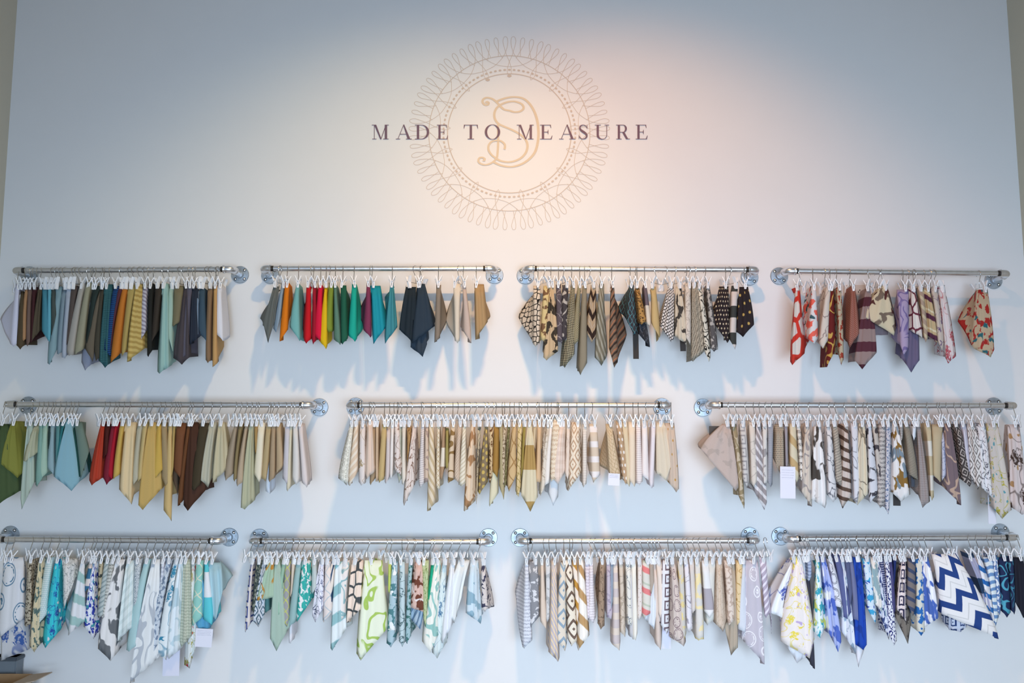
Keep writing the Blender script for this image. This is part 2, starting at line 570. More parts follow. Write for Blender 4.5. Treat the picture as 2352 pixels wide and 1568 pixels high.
def cloth(name, row, n, rail, ex, mat, rng, X0, th):
    """n = hook, topL, topR, topY, Lx, Ly, Tx, Ty, Rx, Ry (photo pixels) ; builds the hanging folded square of cloth."""
    s = ST[row]
    _, tl, tr, ty, lx, ly, tx, tyy, rx, ry = n
    d0 = s + .047 * math.cos(th) + .004 + ex['d'] / 1000 + rng.uniform(-.003, .003)
    rear = max(.022, s - .052)
    wide = abs(rx - lx) / 459
    bul = min(.017, .007 + .30 * wide)
    side = 1 if 'w' in ex and ex['w'][0] > (tx + tl) / 2 else (-1 if 'w' in ex else (1 if (tl + tr) / 2 < 1176 else -1))
    NR = 15
    us = [0, .1, .22, .35, .5, .65, .78, .9, 1]
    ut = 0.5 if abs(rx - lx) < 1 else min(1, max(0, (tx - lx) / (rx - lx)))
    k = min(range(9), key=lambda i: abs(us[i] - ut)); us[k] = ut
    us = sorted(us)
    cols = []   # each: function v -> (px, py, depth)
    nf = max(1, round(wide / .035))
    ph = rng.uniform(0, 6.28)

    def facecol(u):
        if ut <= 1e-6: yb = tyy + (ry - tyy) * u
        elif ut >= 1 - 1e-6: yb = ly + (tyy - ly) * u
        else: yb = ly + (tyy - ly) * u / ut if u <= ut else tyy + (ry - tyy) * (u - ut) / (1 - ut)
        sag = 1.5 * math.sin(PI * min(1, abs(u - ut) * 2))
        yb -= sag

        def fn(v):
            e = ease(v)
            px = tl + (tr - tl) * u + (lx + (rx - lx) * u - tl - (tr - tl) * u) * e
            px += .8 * math.sin(ph + 3.1 * v) * v
            py = ty + (yb - ty) * v
            arc = math.sqrt(max(0, 1 - (2 * u - 1) ** 2))
            k_ = min(1, v / .22); k_ = k_ * k_ * (3 - 2 * k_)
            d = d0 + bul * arc * (.12 + .88 * k_) + .006 * k_ - .013 * (1 - k_)
            if nf > 1: d += .010 * k_ * math.cos(2 * PI * nf * u + ph)
            d += .0022 * math.sin(5 * v + ph + 4 * u) * v
            return px, py, d
        return fn
    face = [facecol(u) for u in us]
    # rear panel goes back to the second clip
    ed = us[-1] if side > 0 else us[0]
    efn = facecol(ed)
    ebx, eby, _d = efn(1)
    etx, ety, _d = efn(0)
    Xr = X0 + .047 * math.sin(th) * 1.0
    if 'w' in ex:
        wx, wy = ex['w']
    else:
        pb = P(ebx, eby, d0); pr_ = Vector((pb.x + side * rng.uniform(-.002, .012), -rear, pb.z + rng.uniform(.0, .05)))
        wx, wy = pix(pr_)
    Pt = Vector((Xr, -rear, P(etx, ety, d0).z))
    rtx, rty = pix(Pt)
    back = []
    wph = rng.uniform(0, 6.28)
    for q in (.16, .34, .52, .68, .84, 1.0):
        def bf(v, q=q):
            e = ease(v)
            fx, fy, fd = efn(v)
            gx = rtx + (wx - rtx) * e
            gy = rty + (wy - rty) * v
            d = d0 + (rear - d0) * q
            a = q if 'w' not in ex else q
            w_ = math.sin(q * PI * 1.5 + wph) * 2.4 * e * (1 - .4 * q)
            return fx + (gx - fx) * a + w_, fy + (gy - fy) * q, d
        back.append(bf)
    # small return of the free edge behind the front roll
    oed = us[0] if side > 0 else us[-1]
    ofn = facecol(oed)
    ret = []
    for q in (1.0, .5):
        def rf(v, q=q):
            fx, fy, fd = ofn(v)
            wv = min(10, abs(rx - lx) * .45)
            return fx + side * wv * q * ease(v), fy - 3 * q, d0 - .020 * q * (.2 + .8 * ease(v))
        ret.append(rf)
    cols = ret + (face if side > 0 else face[::-1]) + back
    NC = len(cols)
    grid = []
    for r in range(NR):
        v = r / (NR - 1)
        rowv = []
        for c in cols:
            px, py, d = c(v)
            rowv.append(P(px, py, max(.006, d)))
        grid.append(rowv)
    org = grid[0][NC // 2].copy()
    verts, faces, uvs = [], [], []
    mid = NR // 2
    arcl = [0]
    for c in range(1, NC): arcl.append(arcl[-1] + (grid[mid][c] - grid[mid][c - 1]).length)
    for r in range(NR):
        for c in range(NC):
            verts.append(tuple(grid[r][c] - org))
    uvv = [(arcl[c] + grid[0][0].x, grid[r][c].z) for r in range(NR) for c in range(NC)]
    for r in range(NR - 1):
        for c in range(NC - 1):
            a = r * NC + c
            faces.append([a, a + 1, a + NC + 1, a + NC])
    me = bpy.data.meshes.new(name)
    me.from_pydata(verts, [], faces)
    ul = me.uv_layers.new(name='UVMap')
    for poly in me.polygons:
        for li in poly.loop_indices:
            ul.data[li].uv = uvv[me.loops[li].vertex_index]
    me.polygons.foreach_set('use_smooth', [True] * len(me.polygons))
    me.materials.append(mat)
    o = bpy.data.objects.new(name, me)
    COL.objects.link(o)
    o.location = org
    sm = o.modifiers.new('thickness', 'SOLIDIFY'); sm.thickness = .0011; sm.offset = 0
    return o


def pix(p):
    r = p - CAMP
    z = r.dot(_f)
    return 1176 + F_PX * r.x / z, 784 - F_PX * r.dot(_u) / z


def sheet(name, x0, y0, x1, y1, d, mat, parent, tilt=0.0, th=.0008):
    """Small rectangular card hanging at distance d from the wall."""
    c = P((x0 + x1) / 2, (y0 + y1) / 2, d)
    a = P(x0, y0, d); b = P(x1, y1, d)
    w_, h = (b.x - a.x) / 2, (a.z - b.z) / 2
    m = MB().box((-w_, -th, -h), (w_, th, h)).mesh(name)
    o = obj(name, m, mat, None, c)
    o.rotation_euler = (0, tilt, 0)
    if parent is not None:
        o.parent = parent
        o.location = c - parent.location
    return o, w_, h


TABLE = '''0|38.9 36.6 44.6 651.6 24.1 791.8 30.4 795.4 43.8 786.4|e8e2f0|P|plain white|w=0,732.9
0|55.7 48.2 53.6 668.6 38.4 793.6 46.8 802.5 58 791.8|5a4a35|P|olive brown|
0|67.5 58 64.3 661.4 46.4 778.4 53.6 782.9 58.9 779.3|b98a62|P|copper tan|
0|74.1 64.3 73.2 659.6 58.9 790 62.5 795.4 68.8 782.9|7d6358|P|mauve brown|
0|83 74.1 83 657.9 68.8 777.5 70.5 788.2 76.8 782.9|4a2527|P|dark burgundy|
0|92.5 89.3 97.3 654.3 68.8 782.9 71.4 786.4 93.8 757|5f5240|P|olive taupe|
0|115.2 97.3 107.1 661.4 96.4 759.6 110.7 782.9 114.3 775.7|4f8f9e|P|teal blue|
0|125 110.7 117 657.9 107.1 775.7 114.3 786.4 117 768.6|6fb4c4|P|light teal|
0|133.6 117.9 125 661.4 116.1 761.4 117.9 770.4 129.5 718.6|4d5550|P|dark grey green|
0|158 125 142.9 657.9 109.8 835.5 114.3 837.3 132.1 800.7|8fa9ae|P|long grey teal|
0|162.9 142.9 151.8 665 131.2 813.2 133.9 814.1 142.9 807.9|8a9aa3|P|grey blue|
0|182.1 153.6 164.3 656.1 142 820.4 149.1 823.6 153.6 816.8|b4b9c4|P|light lavender grey|
0|194.6 164.3 178.6 656.1 151.8 788.2 153.6 791.8 164.3 768.6|5d504a|P|dark taupe|
0|197.9 184.8 195.5 648.9 153.6 809.6 158.9 816.8 171.4 815|b3aaa0|P|stone beige|
0|208 200 209.8 643.6 170.5 811.4 174.1 814.1 193.8 800.7|a39c83|P|khaki beige|
0|211.6 210.7 214.3 657.9 186.6 832.9 194.6 850.7 208.9 836.4|9a9cab|P|sheer lilac grey|d=-30
0|216.4 214.3 230.4 656.1 198.2 777.5 200 788.2 214.3 732.9|2e3a36|P|dark pine|
0|226.4 228.6 233.9 665 195.5 800.7 212.5 831.1 217 804.3|6e6252|P|brown taupe|
0|237.9 232.1 239.3 661.4 215.2 802.5 219.6 829.3 228.6 820.4|4b4539|P|dark olive|
0|250 240.2 258.9 652.5 226.8 827.5 241.1 844.5 250.9 836.4|3f6f73|Z:24484c::1.2:0|ribbed teal velvet|
0|273.2 262.5 275 656.1 237.5 800.7 240.2 804.3 253.6 818.6|1f4f86|Z:12233c::1.5:0|navy and blue|
0|291.4 275.9 283.9 650.7 242 793.6 251.8 811.4 257.1 784.6|5a3038|P|burgundy red|
0|300.7 282.1 292.9 652.5 253.6 820.4 255.4 832.9 276.8 811.4|c9782e|P|burnt orange velvet|
0|315 295.4 311.4 654.3 279.3 809.6 282 816.8 292.7 802.5|b89f5e|P|dull gold|
0|326.6 311.4 327.5 652.5 290 831.1 291.8 831.1 332.9 798.9|d2b46c|Z:b08e4a::4:10|yellow rippled|
0|338.2 328.4 338.2 659.6 319.5 775.7 322.1 782.9 335.5 759.6|c9c2cc|Z:8d8190::3:15|grey white zebra|
0|350.7 341.8 352.5 650.7 337.3 816.8 340 819.5 348.9 804.3|22221f|P|plain black|
0|371.2 357.9 372.1 652.5 347.1 782.9 348.9 786.4 364.1 759.6|3d342c|P|dark brown|
0|385 373 386.4 650.7 362.3 854.3 366.8 857.9 391.8 840|9fbfb5|P|long pale aqua|w=404.3,829.3
0|407 391.8 398 654.3 375.7 732.9 397.1 807 398 804.3|a8c0b0|P|rolled mint|
0|415.9 400.7 422.1 656.1 395.4 747.1 398.9 749.8 415 738.2|7f7458|P|olive khaki|
0|431.1 423.9 430.2 654.3 398.9 822.1 418.6 837.3 436.4 820.4|4c4447|P|charcoal brown|
0|441.4 431.1 441.8 650.7 413.2 820.4 416.8 823 433.8 809.6|5f5a66|P|grey purple|
0|447.1 441.8 454.3 661.4 434.6 790 435.5 790.9 459.6 772.1|2b323f|P|dark navy|
0|470.4 453.4 457.9 666.8 445.4 756.1 450.7 766.8 457 770.4|7d8ea0|P|slate blue|
0|479.6 458.8 470.4 661.4 453.4 761.4 473.9 784.6 474.8 782.9|3f5361|P|deep steel blue|
0|493.2 477.5 488.2 656.1 472.1 827.5 476.6 833.8 483.8 827.5|8a6c50|P|warm brown|
0|495.4 490.9 498 654.3 488.2 842.7 488.9 842.7 499.8 832.9|c89a62|P|golden tan|w=513.2,795.4
0|499.3 499.8 508.8 652.5 493.6 763.2 511.4 782.9 512.3 781.1|e9e4e8|P|pinkish white|
1|639.1 628.4 641.8 657.9 607 750.7 616.4 787.3 632.9 732.9|6b6d68|P|charcoal grey|w=598,731.1
1|645.7 647.1 652.5 652.5 628.4 756.1 634.3 763.2 645.4 729.3|8fa0ae|P|pale blue grey|
1|659.6 655.2 664.1 649.8 642.7 782.9 643 783.8 662.3 756.1|e27a14|P|bright orange|w=672.1,704.3
1|685.2 681.1 687.3 651.6 665 750.7 687.3 782.9 688.6 781.1|79b3ae|P|pale teal|
1|713.2 704.3 713.2 652.5 698.9 782.9 703.8 789.1 715.9 777.5|cc0f22|P|bright red|w=690,731.1
1|720.4 718.6 724.8 656.1 716.8 779.3 720 790.9 727.5 781.1|a30f2c|P|deep crimson|
1|736.4 732 740 654.3 721.2 768.6 735.5 782.9 739.1 775.7|dc0b3e|P|raspberry red|
1|748.9 746.2 750.7 657 732.9 781.1 749.5 801.6 752.5 795.4|e3b812|P|mustard yellow|
1|757.9 756.1 765.9 650.7 747.1 752.5 755.2 763.2 764.1 761.4|7f8f33|P|olive green|
1|770 766.8 772.1 653.4 766.8 779.3 781.4 791.8 782.5 788.2|5f8270|P|sage green|
1|787.3 782.9 795.4 655.2 782.9 788.2 786.1 790.9 798 777.5|1f5d47|P|forest green|w=806.1,690
1|813.2 808.8 818.6 652.5 800.7 770.4 815.9 784.6 820.4 779.3|19a893|P|emerald teal|w=835.5,748.9
1|848.9 842.7 849.8 649.8 836.1 757.9 851.6 774.8 854.3 772.1|7d3553|P|plum purple|w=824.8,722.1
1|855.2 850.7 873.9 656.1 855.2 768.6 857.9 790 886.4 750.7|0e93a3|P|turquoise|
1|900.7 896.8 903.9 650.7 883.4 786.4 883.9 789.1 912 750.7|3f8a94|P|blue teal|w=884.3,682.9
1|949.5 932.5 955.7 658.8 916.8 756.1 946.8 786.4 953.9 768.6|1d2a33|P|blackish navy|
1|964.6 961.1 975.4 651.6 944.1 784.6 948.6 788.2 995.9 750.7|2a3947|P|wide navy|
1|965.5 957.5 970 659.6 943.2 797.1 970.9 819.5 980.7 791.8|323f4c|P|long slate navy|d=-22
1|1007.1 1002.1 1012.9 654.3 997.7 785.5 998.2 786.4 1011.1 775.7|8a7d6f|P|grey taupe|w=1026.2,731.1
1|1050.7 1041.4 1057.5 651.6 1045 782.9 1050.4 788.2 1055.7 782.9|ddd0be|P|cream|w=1023.6,734.6
1|1064.6 1062.9 1070 656.1 1064.6 761.4 1082.5 788.2 1082.9 772.1|c9b4a8|P|pale mauve|w=1056.6,750.7
1|1094.1 1088.8 1111.1 652.5 1091.1 777.5 1091.8 780.2 1120 738.2|b39268|P|camel tan|
2|1236.1 1225.4 1241.4 656.1 1225.4 791.8 1230.7 796.2 1239.6 788.2|e0cdb8|H:1a1512::2.6:0|honeycomb print|w=1191.4,727.5
2|1252.1 1248.6 1262.9 656.1 1241.4 779.3 1248.6 783.8 1255.7 777.5|d8c08a|B:7a5a40::5:0|yellow brown abstract|
2|1265.9 1265.5 1270 652.5 1250.4 823.9 1255.7 827.5 1281.6 806.1|cdb18d|B:3f372d::9:0|cream brown pebble|
2|1282.9 1277.1 1287.9 653.4 1277.1 781.1 1291.4 789.1 1293.2 782.9|5c5257|M:a49a9c::6:0|crackled charcoal|
2|1295.9 1291.4 1305.7 654.3 1289.6 768.6 1293.2 782.9 1303 779.3|453f42|W:b9b0a8::5:30|charcoal leaf|
2|1313.8 1312 1320 651.6 1294.1 840 1297.7 844.5 1320 813.2|b8ad8f|K:2c2824::1.2:40|large houndstooth|
2|1331.6 1328 1334.3 652.5 1314.6 784.6 1320 790.9 1328.9 782.9|cabd98|K:1f1b18::0.9:0|small check|
2|1342.9 1337.9 1347.7 657 1328.9 854.3 1332.5 861.4 1347.7 832.9|8f8572|P|long plain taupe|
2|1356.6 1357.5 1368.2 654.3 1345.9 761.4 1359.3 787.3 1371.8 768.6|b59c80|C:33241f::9:0|brown zigzag|
2|1379.8 1377.1 1387 651.6 1365.5 820.4 1380.7 840 1391.4 822.1|77705f|Z:a9a496::5:60|olive silver|w=1395,788.2
2|1405.4 1403 1410.2 651.6 1398.6 798.9 1410.2 844.5 1418.2 832.9|7b6656|S:3a2c26:c07048:4:60|taupe diagonal striped|w=1437.9,768.6
2|1448.2 1446.8 1454.8 652.5 1437.9 732.9 1455.7 770.4 1464.6 765|3b393e|L:5f9aa3::4:0|black teal diamond|w=1419.1,713.2;card=1453,768.6,1467.3,823.9,2c2622
2|1460.7 1458.9 1467.9 661.4 1467.9 743.6 1473.2 745.4 1483.9 738.2|b5884e|E:2a1c12::1.1:0|leopard print|
2|1463.4 1462.5 1466.1 666.8 1467.9 768.6 1501.8 797.1 1492 750.7|2e3036|M:60646c::3:0|black lace|d=-20
2|1480.7 1477.7 1484.8 654.3 1483.9 743.6 1492 748.9 1493.8 740|ded0c0|T:6e6068::24:0|taupe and white|
2|1508.9 1494.6 1505.4 657.9 1496.4 741.8 1515.2 775.7 1517 770.4|c8ab78|P|camel gold|w=1507.1,784.6
2|1533 1535.7 1547.3 656.1 1518.8 750.7 1542.9 786.4 1548.2 779.3|2a2626|D:ded6d2::1.5:20:0.43|white dotted black|
2|1553.2 1551.8 1564.3 657.9 1551.8 772.1 1576.8 791.8 1578.6 788.2|d3c5b0|B:443e3a::8:0|cream black petal|card=1560.7,781.1,1575,806.1,3a302c
2|1578.2 1573.2 1585.7 650.7 1573.2 768.6 1585.7 791.8 1587.5 786.4|d8ccc0|M:a89c92::4:0|fuzzy cream|
2|1586.1 1589.3 1600 647.1 1587.5 828.4 1591.1 830.2 1616.1 807.9|b0a491|X:4f4740::1.6:60|newsprint scribble|
2|1599.1 1601.8 1610.7 657.9 1617 804.3 1628.6 831.1 1632.1 820.4|dcd4c4|W:1f1d1d::4:0|black white swirl|
2|1621.4 1621.4 1629.5 654.3 1631.2 800.7 1639.3 807.9 1648.2 802.5|5a5656|B:b3aca6::4:0|grey marbled|
2|1667 1651.8 1673.2 657.9 1639.3 740 1671.4 787.3 1675 782.9|2b2225|D:c8b89c::2.2:0:0.22|black gold dotted|
2|1680.4 1680.4 1694.6 656.1 1675.9 779.3 1688.4 802.5 1691.1 791.8|ddd0c8|T:3f403d::13:0|wide striped black white|
2|1710.4 1698.2 1717.9 658.8 1694.6 765 1707.1 773.9 1732.1 745.4|2a2226|D:c8a860::5:15:0.14|black gold square|
3|1835.7 1827.7 1836.6 656.1 1814.6 831.1 1819.6 838.2 1847.3 811.4|ddd2c8|H:cf3a2c::9:0:.15|white red motif|w=1857.1,781.1
3|1867.5 1865.2 1873.2 655.2 1857.1 779.3 1871.4 790 1879.5 777.5|e2dedd|B:ee6a5a:3f5f66:7:0|white coral floral|
3|1896.8 1898.2 1908 659.6 1881.2 790 1890.2 800.7 1902.7 779.3|dccfc2|M:a08e88::12:0|cream branch print|
3|1907.1 1907.1 1914.3 658.8 1899.1 827.5 1900 842.7 1918.8 804.3|6a1f1e|W:c8a050::7:0|dark red vine|
3|1922.3 1921.4 1932.1 659.6 1925.9 815 1932.1 839.1 1937.5 825.7|bfae93|B:a0402e::4:0|beige red blossom|
3|1953.6 1954.5 1963.4 657 1946.4 786.4 1951.8 799.8 1975.9 761.4|8a5347|S:b07a6a::0.8:50|copper ribbed|
3|1999.1 1990.2 1998.2 661.4 1965.2 831.1 1980.4 848 2013.4 809.6|9b8580|T:5a2f3a::11:0|mauve brown banded|
3|2022.3 2023.2 2037.5 656.1 1983.9 725.7 2053.6 770.4 2058.9 750.7|d8c8a8|B:7c6a5c:5a2f2c:10:0|cream brown marbled|
3|2025 2017.9 2028.6 665 1994.6 761.4 2000 771.2 2039.3 768.6|84757a|P|dusty grey mauve|d=-40
3|2075 2059.9 2086.6 665 2067 791.8 2075.9 815.9 2086.6 800.7|b3a0bd|W:7f6fa0::6:0|lavender damask|
3|2088.8 2089.3 2100 661.4 2090.2 757.9 2118.8 775.7 2121.5 772.1|e6dad0|H:6f3040::6:0|cream plum trellis|
3|2097.7 2093.8 2104.5 666.8 2072.4 823.9 2093.8 855.2 2112.5 827.5|6f6580|P|long plain purple|d=-25
3|2104.5 2109 2120.6 658.8 2120.6 775.7 2125.9 786.4 2130.4 777.5|b59c88|S:d3c3a0::4:60|beige diagonal striped|
3|2125 2121.5 2134 661.4 2129.5 768.6 2152.7 786.4 2154.5 782.9|cbb288|S:5c3046:e4d8b8:9:75|gold plum striped|
3|2140.2 2138.4 2150.9 661.4 2152.7 779.3 2165.2 806.1 2168.8 786.4|d3c3b4|F:6b4f7a::6:0|cream purple floral|
3|2151.3 2153.6 2169.7 659.6 2169.7 820.4 2177.7 834.6 2195.6 817.7|e6d8d4|F:c0505a::8:0|white red floral|
3|2252.7 2243.8 2267.9 665 2238.4 800.7 2275.9 820.4 2284 804.3|c9b090|B:b02c26:2f6a70:7:0|multicolour paisley|w=2200,738.2
4|9.9 0 17.8 973.2 -11.9 1147.2 0 1156.1 45.5 1127.4|4b5c3a|P|dark olive|d=-12
4|36.6 27.7 33.6 966.2 0 1064.1 39.5 1097.7 47.5 1089.8|8b8b40|P|chartreuse|
4|74.2 63.3 74.2 969.2 47.5 1145.2 50.4 1169.9 79.1 1107.6|b5c2b3|P|long celadon|
4|79.1 79.1 87 977.1 53.4 1058.2 57.3 1060.2 87 1038.4|b9b89c|P|folded cream green|d=14
4|93.9 91 97.9 969.2 81.1 1113.6 84 1117.5 98.9 1093.8|86aa9e|P|seafoam|
4|106.8 99.9 109.7 968.2 87 1099.7 89 1103.7 109.7 1083.9|a9c4b0|P|mint green|
4|118.6 111.7 118.6 977.1 110.7 1054.2 114.7 1060.2 118.6 1038.4|2f4340|P|blackish green|
4|124.6 117.7 125.6 968.2 108.4 1074 122.6 1090.8 124.6 1078|94adb3|P|grey sky blue|
4|135.5 129.5 137.4 969.2 126.6 1064.1 128.5 1068.1 138.4 1038.4|5f8f8e|P|dusty teal|
4|146.3 142.4 150.3 969.2 128.5 1054.2 132.5 1058.2 142.4 1010.7|2d7477|P|deep teal|
4|159.8 154.2 162.2 961.3 123.6 1093.8 164.1 1127.4 183.9 1105.7|8db5c0|P|wide sky blue|d=14
4|164.1 163.1 168.1 969.2 178 1085.9 180.9 1097.7 185.9 1093.8|1f4a44|P|dark jade|
4|172.4 170.1 187.9 968.2 182.9 1083.9 184.9 1097.7 204.7 1034.5|6f8175|P|grey green|w=194.8,1074
4|240.9 233.3 240.3 967.2 205.7 1103.7 211.6 1114.6 234.3 1097.7|b3402b|P|rust red|
4|251.1 242.2 253.1 973.2 236.3 1052.3 237.3 1053.3 247.2 1038.4|4a1c18|P|dark maroon|
4|262 257.1 264 971.2 237.3 1097.7 245.2 1113.6 255.1 1101.7|7e2233|P|wine red|
4|272.9 266 270.9 968.2 245.2 1089.8 257.1 1101.7 259 1093.8|a8192d|P|scarlet|
4|272.9 276.8 285.7 969.2 260 1097.7 261 1099.7 275.8 1087.9|c9a757|P|mustard gold|
4|287.7 287.7 313.4 969.2 273.8 1123.5 302.5 1158.1 307.5 1137.3|e0c79c|P|wide peach cream|
4|298.2 316.4 327.2 973.2 303.5 1107.6 306.5 1113.6 317.3 1097.7|b8b29c|P|grey cream|
4|309.4 329.2 339.1 968.2 316.4 1105.7 317.3 1106.6 328.2 1093.8|c4ac77|P|wheat|
4|321.3 342.1 357.9 969.2 317.3 1161 327.2 1170.9 368.8 1123.5|c7a562|P|wide honey gold|
4|341.1 361.8 368.8 971.2 351 1091.8 356.9 1097.7 374.7 1076|cba650|P|amber|
4|348 370.7 382.6 969.2 370.7 1097.7 379.6 1115.5 388.5 1107.6|a28c68|P|brown tan|
4|375.3 387.5 394.5 969.2 376.7 1170.9 394.5 1196.6 396.4 1137.3|cfb077|P|long golden tan|
4|390.5 398.4 402.4 971.2 392.5 1091.8 394.5 1094.8 398.4 1078|bfa264|P|narrow gold|
4|405.3 406.3 428.1 971.2 398.4 1078 413.3 1097.7 418.2 1078|75492e|P|rust brown|
4|412.3 404.4 410.3 975.1 396.4 1097.7 408.3 1137.3 410.3 1117.5|5a4838|P|dark taupe|d=-20
4|419.2 431.1 438 969.2 408.3 1159 408.7 1162 421.2 1149.2|6b4327|P|chestnut|
4|439.9 436 453.8 969.2 422.2 1161 432 1172.9 472.6 1125.4|4b2f22|P|wide chocolate|d=-6
4|462.7 459.7 479.5 971.2 439 1121.5 444.9 1127.4 461.7 1109.6|443a29|P|blackish olive|d=10
4|488.4 481.5 497.3 969.2 456.8 1097.7 477.5 1119.5 485.4 1101.7|bab5a0|P|greyish oatmeal|
4|506.8 502.2 515.1 969.2 486.4 1107.6 487.4 1108.6 523 1074|c4b999|P|pale oatmeal|
4|543.9 539.5 545.5 970.2 515.8 1089.8 518.8 1103.7 535.6 1087.9|a2917c|P|mid taupe|
4|553 549.4 557.3 972.2 535.6 1101.7 537.6 1105.7 543.5 1097.7|8d7b56|P|khaki|
4|567.2 564.3 569.2 971.2 542.5 1109.6 544.5 1116.5 558.3 1105.7|b8a288|P|sand|
4|576.7 573.2 582.1 971.2 552.4 1167 561.3 1169.9 581.1 1151.1|b7b597|P|long sage cream|
4|585 584 592 971.2 585 1038.4 587 1042.4 591 1018.6|a88755|P|short brass|
4|602.8 593.9 608.8 970.2 584 1087.9 594.9 1107.6 600.9 1099.7|e8dcc2|P|ivory|
4|605.8 612.7 622.6 972.2 600.9 1097.7 610.7 1105.7 618.6 1062.2|b7a077|P|frayed jute|
4|624.6 624.6 633.5 970.2 616.7 1101.7 618.6 1106.6 631.5 1095.8|ab9376|P|tan burlap|
4|628.5 634.5 644.4 970.2 633.5 1083.9 635.5 1086.9 650.3 1070.1|b9a07f|P|tan linen|
4|631.5 620.6 626.6 975.1 609.7 1127.4 624.6 1134.3 619.6 1113.6|d9dfe8|P|sheer white|d=-30
4|663.1 655.2 666.1 973.2 649.3 1097.7 658.2 1111.6 663.1 1105.7|cbc5c8|P|pale lilac|
4|665.1 666.1 671.1 973.2 658.2 1125.4 660.2 1128.4 668.1 1117.5|d8ceb5|P|buttermilk|
4|677.4 673 682.9 973.2 672 1099.7 680.9 1113.6 688.8 1105.7|dcd6d0|P|crumpled off-white|
4|686.9 684.9 693.8 971.2 692.8 1107.6 703.7 1119.5 706.6 1114.6|dfd3cf|P|pinkish white|
5|819.8 804.6 812.5 972.2 777.9 1097.7 796.7 1114.6 802.6 1101.7|dfdcd0|R:8a8572::2.6:0|ivory chain print|
5|833.3 815.5 822.4 967.2 799.7 1113.6 803.6 1115.5 821.4 1083.9|dcc5ab|S:e8dccb::3:50|peach cream|
5|836.2 827.3 839.2 975.1 823.8 1107.6 829.3 1114.6 838.2 1109.6|e0d6d0|F:a08a60::6:0|white tulip print|
5|854 844.2 855 965.3 837.2 1081.9 843.2 1099.7 862.9 1080.9|d9c3b1|P|pinkish beige|
5|856 856 861 975.1 850.1 1109.6 852.1 1113.6 862.9 1097.7|a88f70|P|brown beige|
5|865.9 862.9 868.9 969.2 862.9 1105.7 866.9 1106.6 869.9 1097.7|c9b093|P|narrow tan|
5|888.1 877.8 888.6 974.2 868.9 1101.7 871.8 1108.6 883.7 1099.7|c4ab78|P|gold satin|
5|899.5 888.6 896.6 985 884.7 1107.6 886.7 1110.6 894.6 1097.7|d2c6c2|P|lilac white|
5|909.4 898.5 905.5 972.2 894.6 1095.8 896.6 1099.7 901.5 1093.8|e6dfd8|P|narrow white|
5|916.9 906.4 916.3 970.2 906.4 1078 921.3 1092.8 922.3 1078|e2d5cd|M:9a7f70::5:0|white toile|
5|920.3 917.3 922.3 973.2 912.4 1089.8 916.3 1109.6 922.3 1097.7|a9ac9c|P|grey sage|
5|927.2 924.2 932.2 973.2 922.3 1111.6 925.2 1114.6 931.2 1097.7|dcd3c4|P|pale cream|
5|939.5 935.1 944 977.1 935.1 1058.2 936.1 1062.2 942 1018.6|b08a5a|F:6a4a2a::3:0|short gold floral|
5|949.6 949 956.9 973.2 926.2 1153.1 928.2 1161 953.9 1109.6|e0d2c8|M:8a6a5a::7:0|long bird toile|
5|971.7 967.7 974.7 973.2 961.8 1115.5 964.8 1119.5 973.7 1109.6|ded6d2|S:c3bab8::1:80|pleated white|
5|977 976.6 983.6 971.2 974.7 1105.7 976.6 1108.6 984.6 1105.7|d3bda8|B:a8948a::4:0|beige leaf spotted|
5|993.5 985.5 995.4 971.2 981.6 1163 980 1173.9 1000.4 1155.1|dfd0b8|Z:bfa880::4:60|long cream palm|
5|999.4 1004.3 1010.3 971.2 1001.4 1119.5 1009.3 1124.4 1010.3 1117.5|e2d6c0|L:b08f4f::2.2:0|white gold link|
5|1016.2 1017.2 1022.1 973.2 1010.3 1097.7 1014.2 1103.7 1021.1 1078|ad8e70|T:e6dccb::20:0|tan white banded|
5|1019.2 1024.1 1030 983.1 1023.1 1074 1025.1 1078 1031 1070.1|a3955a|P|short olive|
5|1042.9 1035.9 1045.8 973.2 1028 1107.6 1030 1109.6 1041.9 1100.7|d8c2a6|W:8f7145::8:0|cream ribbon swirl|
5|1054.7 1051.8 1060.7 973.2 1042.9 1099.7 1051.8 1108.6 1055.7 1097.7|d2bda8|S:b8a28c::0.9:35|fine hatched beige|
5|1068.6 1063.6 1070.5 973.2 1053.7 1113.6 1060.7 1117.5 1069.5 1109.6|e6ddca|S:cfc3a8::1.5:50|ivory pinstriped|
5|1080.4 1083.4 1093.3 966.2 1064.6 1172.9 1066.6 1173.9 1091.3 1149.2|d9c3a8|B:a8805a::11:0|long sand tiger|
5|1091.3 1097.2 1105.1 973.2 1094.3 1147.2 1094.7 1157.1 1098.2 1117.5|c2b294|W:6b6457::4:0|grey scroll|
5|1103.2 1115 1121 969.2 1098.2 1129.4 1102.2 1135.3 1121 1105.7|85745a|D:c8ac60::3:20:0.3|olive brown gold|
5|1117 1123.9 1132.8 972.2 1123.9 1107.6 1125.9 1109.6 1131.8 1089.8|d6bc92|B:6e4a2c::2.5:0|cream brown coral|
5|1128.9 1134.8 1145.7 972.2 1131.8 1081.9 1142.7 1096.8 1146.7 1078|a37c3e|P|bronze gold|
5|1140.7 1140.7 1146.7 979.1 1122.9 1159 1123.9 1163 1142.7 1133.3|ddd5b5|P|long sheer cream|d=-20
5|1153.6 1147.7 1154.6 972.2 1146.7 1113.6 1157.5 1147.2 1159.5 1127.4|b0a27c|P|khaki|
5|1159.5 1156.6 1163.5 971.2 1148.6 1115.5 1150.6 1119.5 1158.5 1107.6|c7b498|B:7f6b50::2:0|cream brown speckled|
5|1171 1166.4 1172.4 973.2 1157.5 1113.6 1160.5 1119.5 1164.5 1107.6|6b6340|M:a39c70::3:0|dark olive|
5|1181.3 1178.3 1186.2 966.2 1164.5 1117.5 1168.4 1129.4 1185.2 1089.8|cdae80|L:a57f4f::9:0|camel lined|
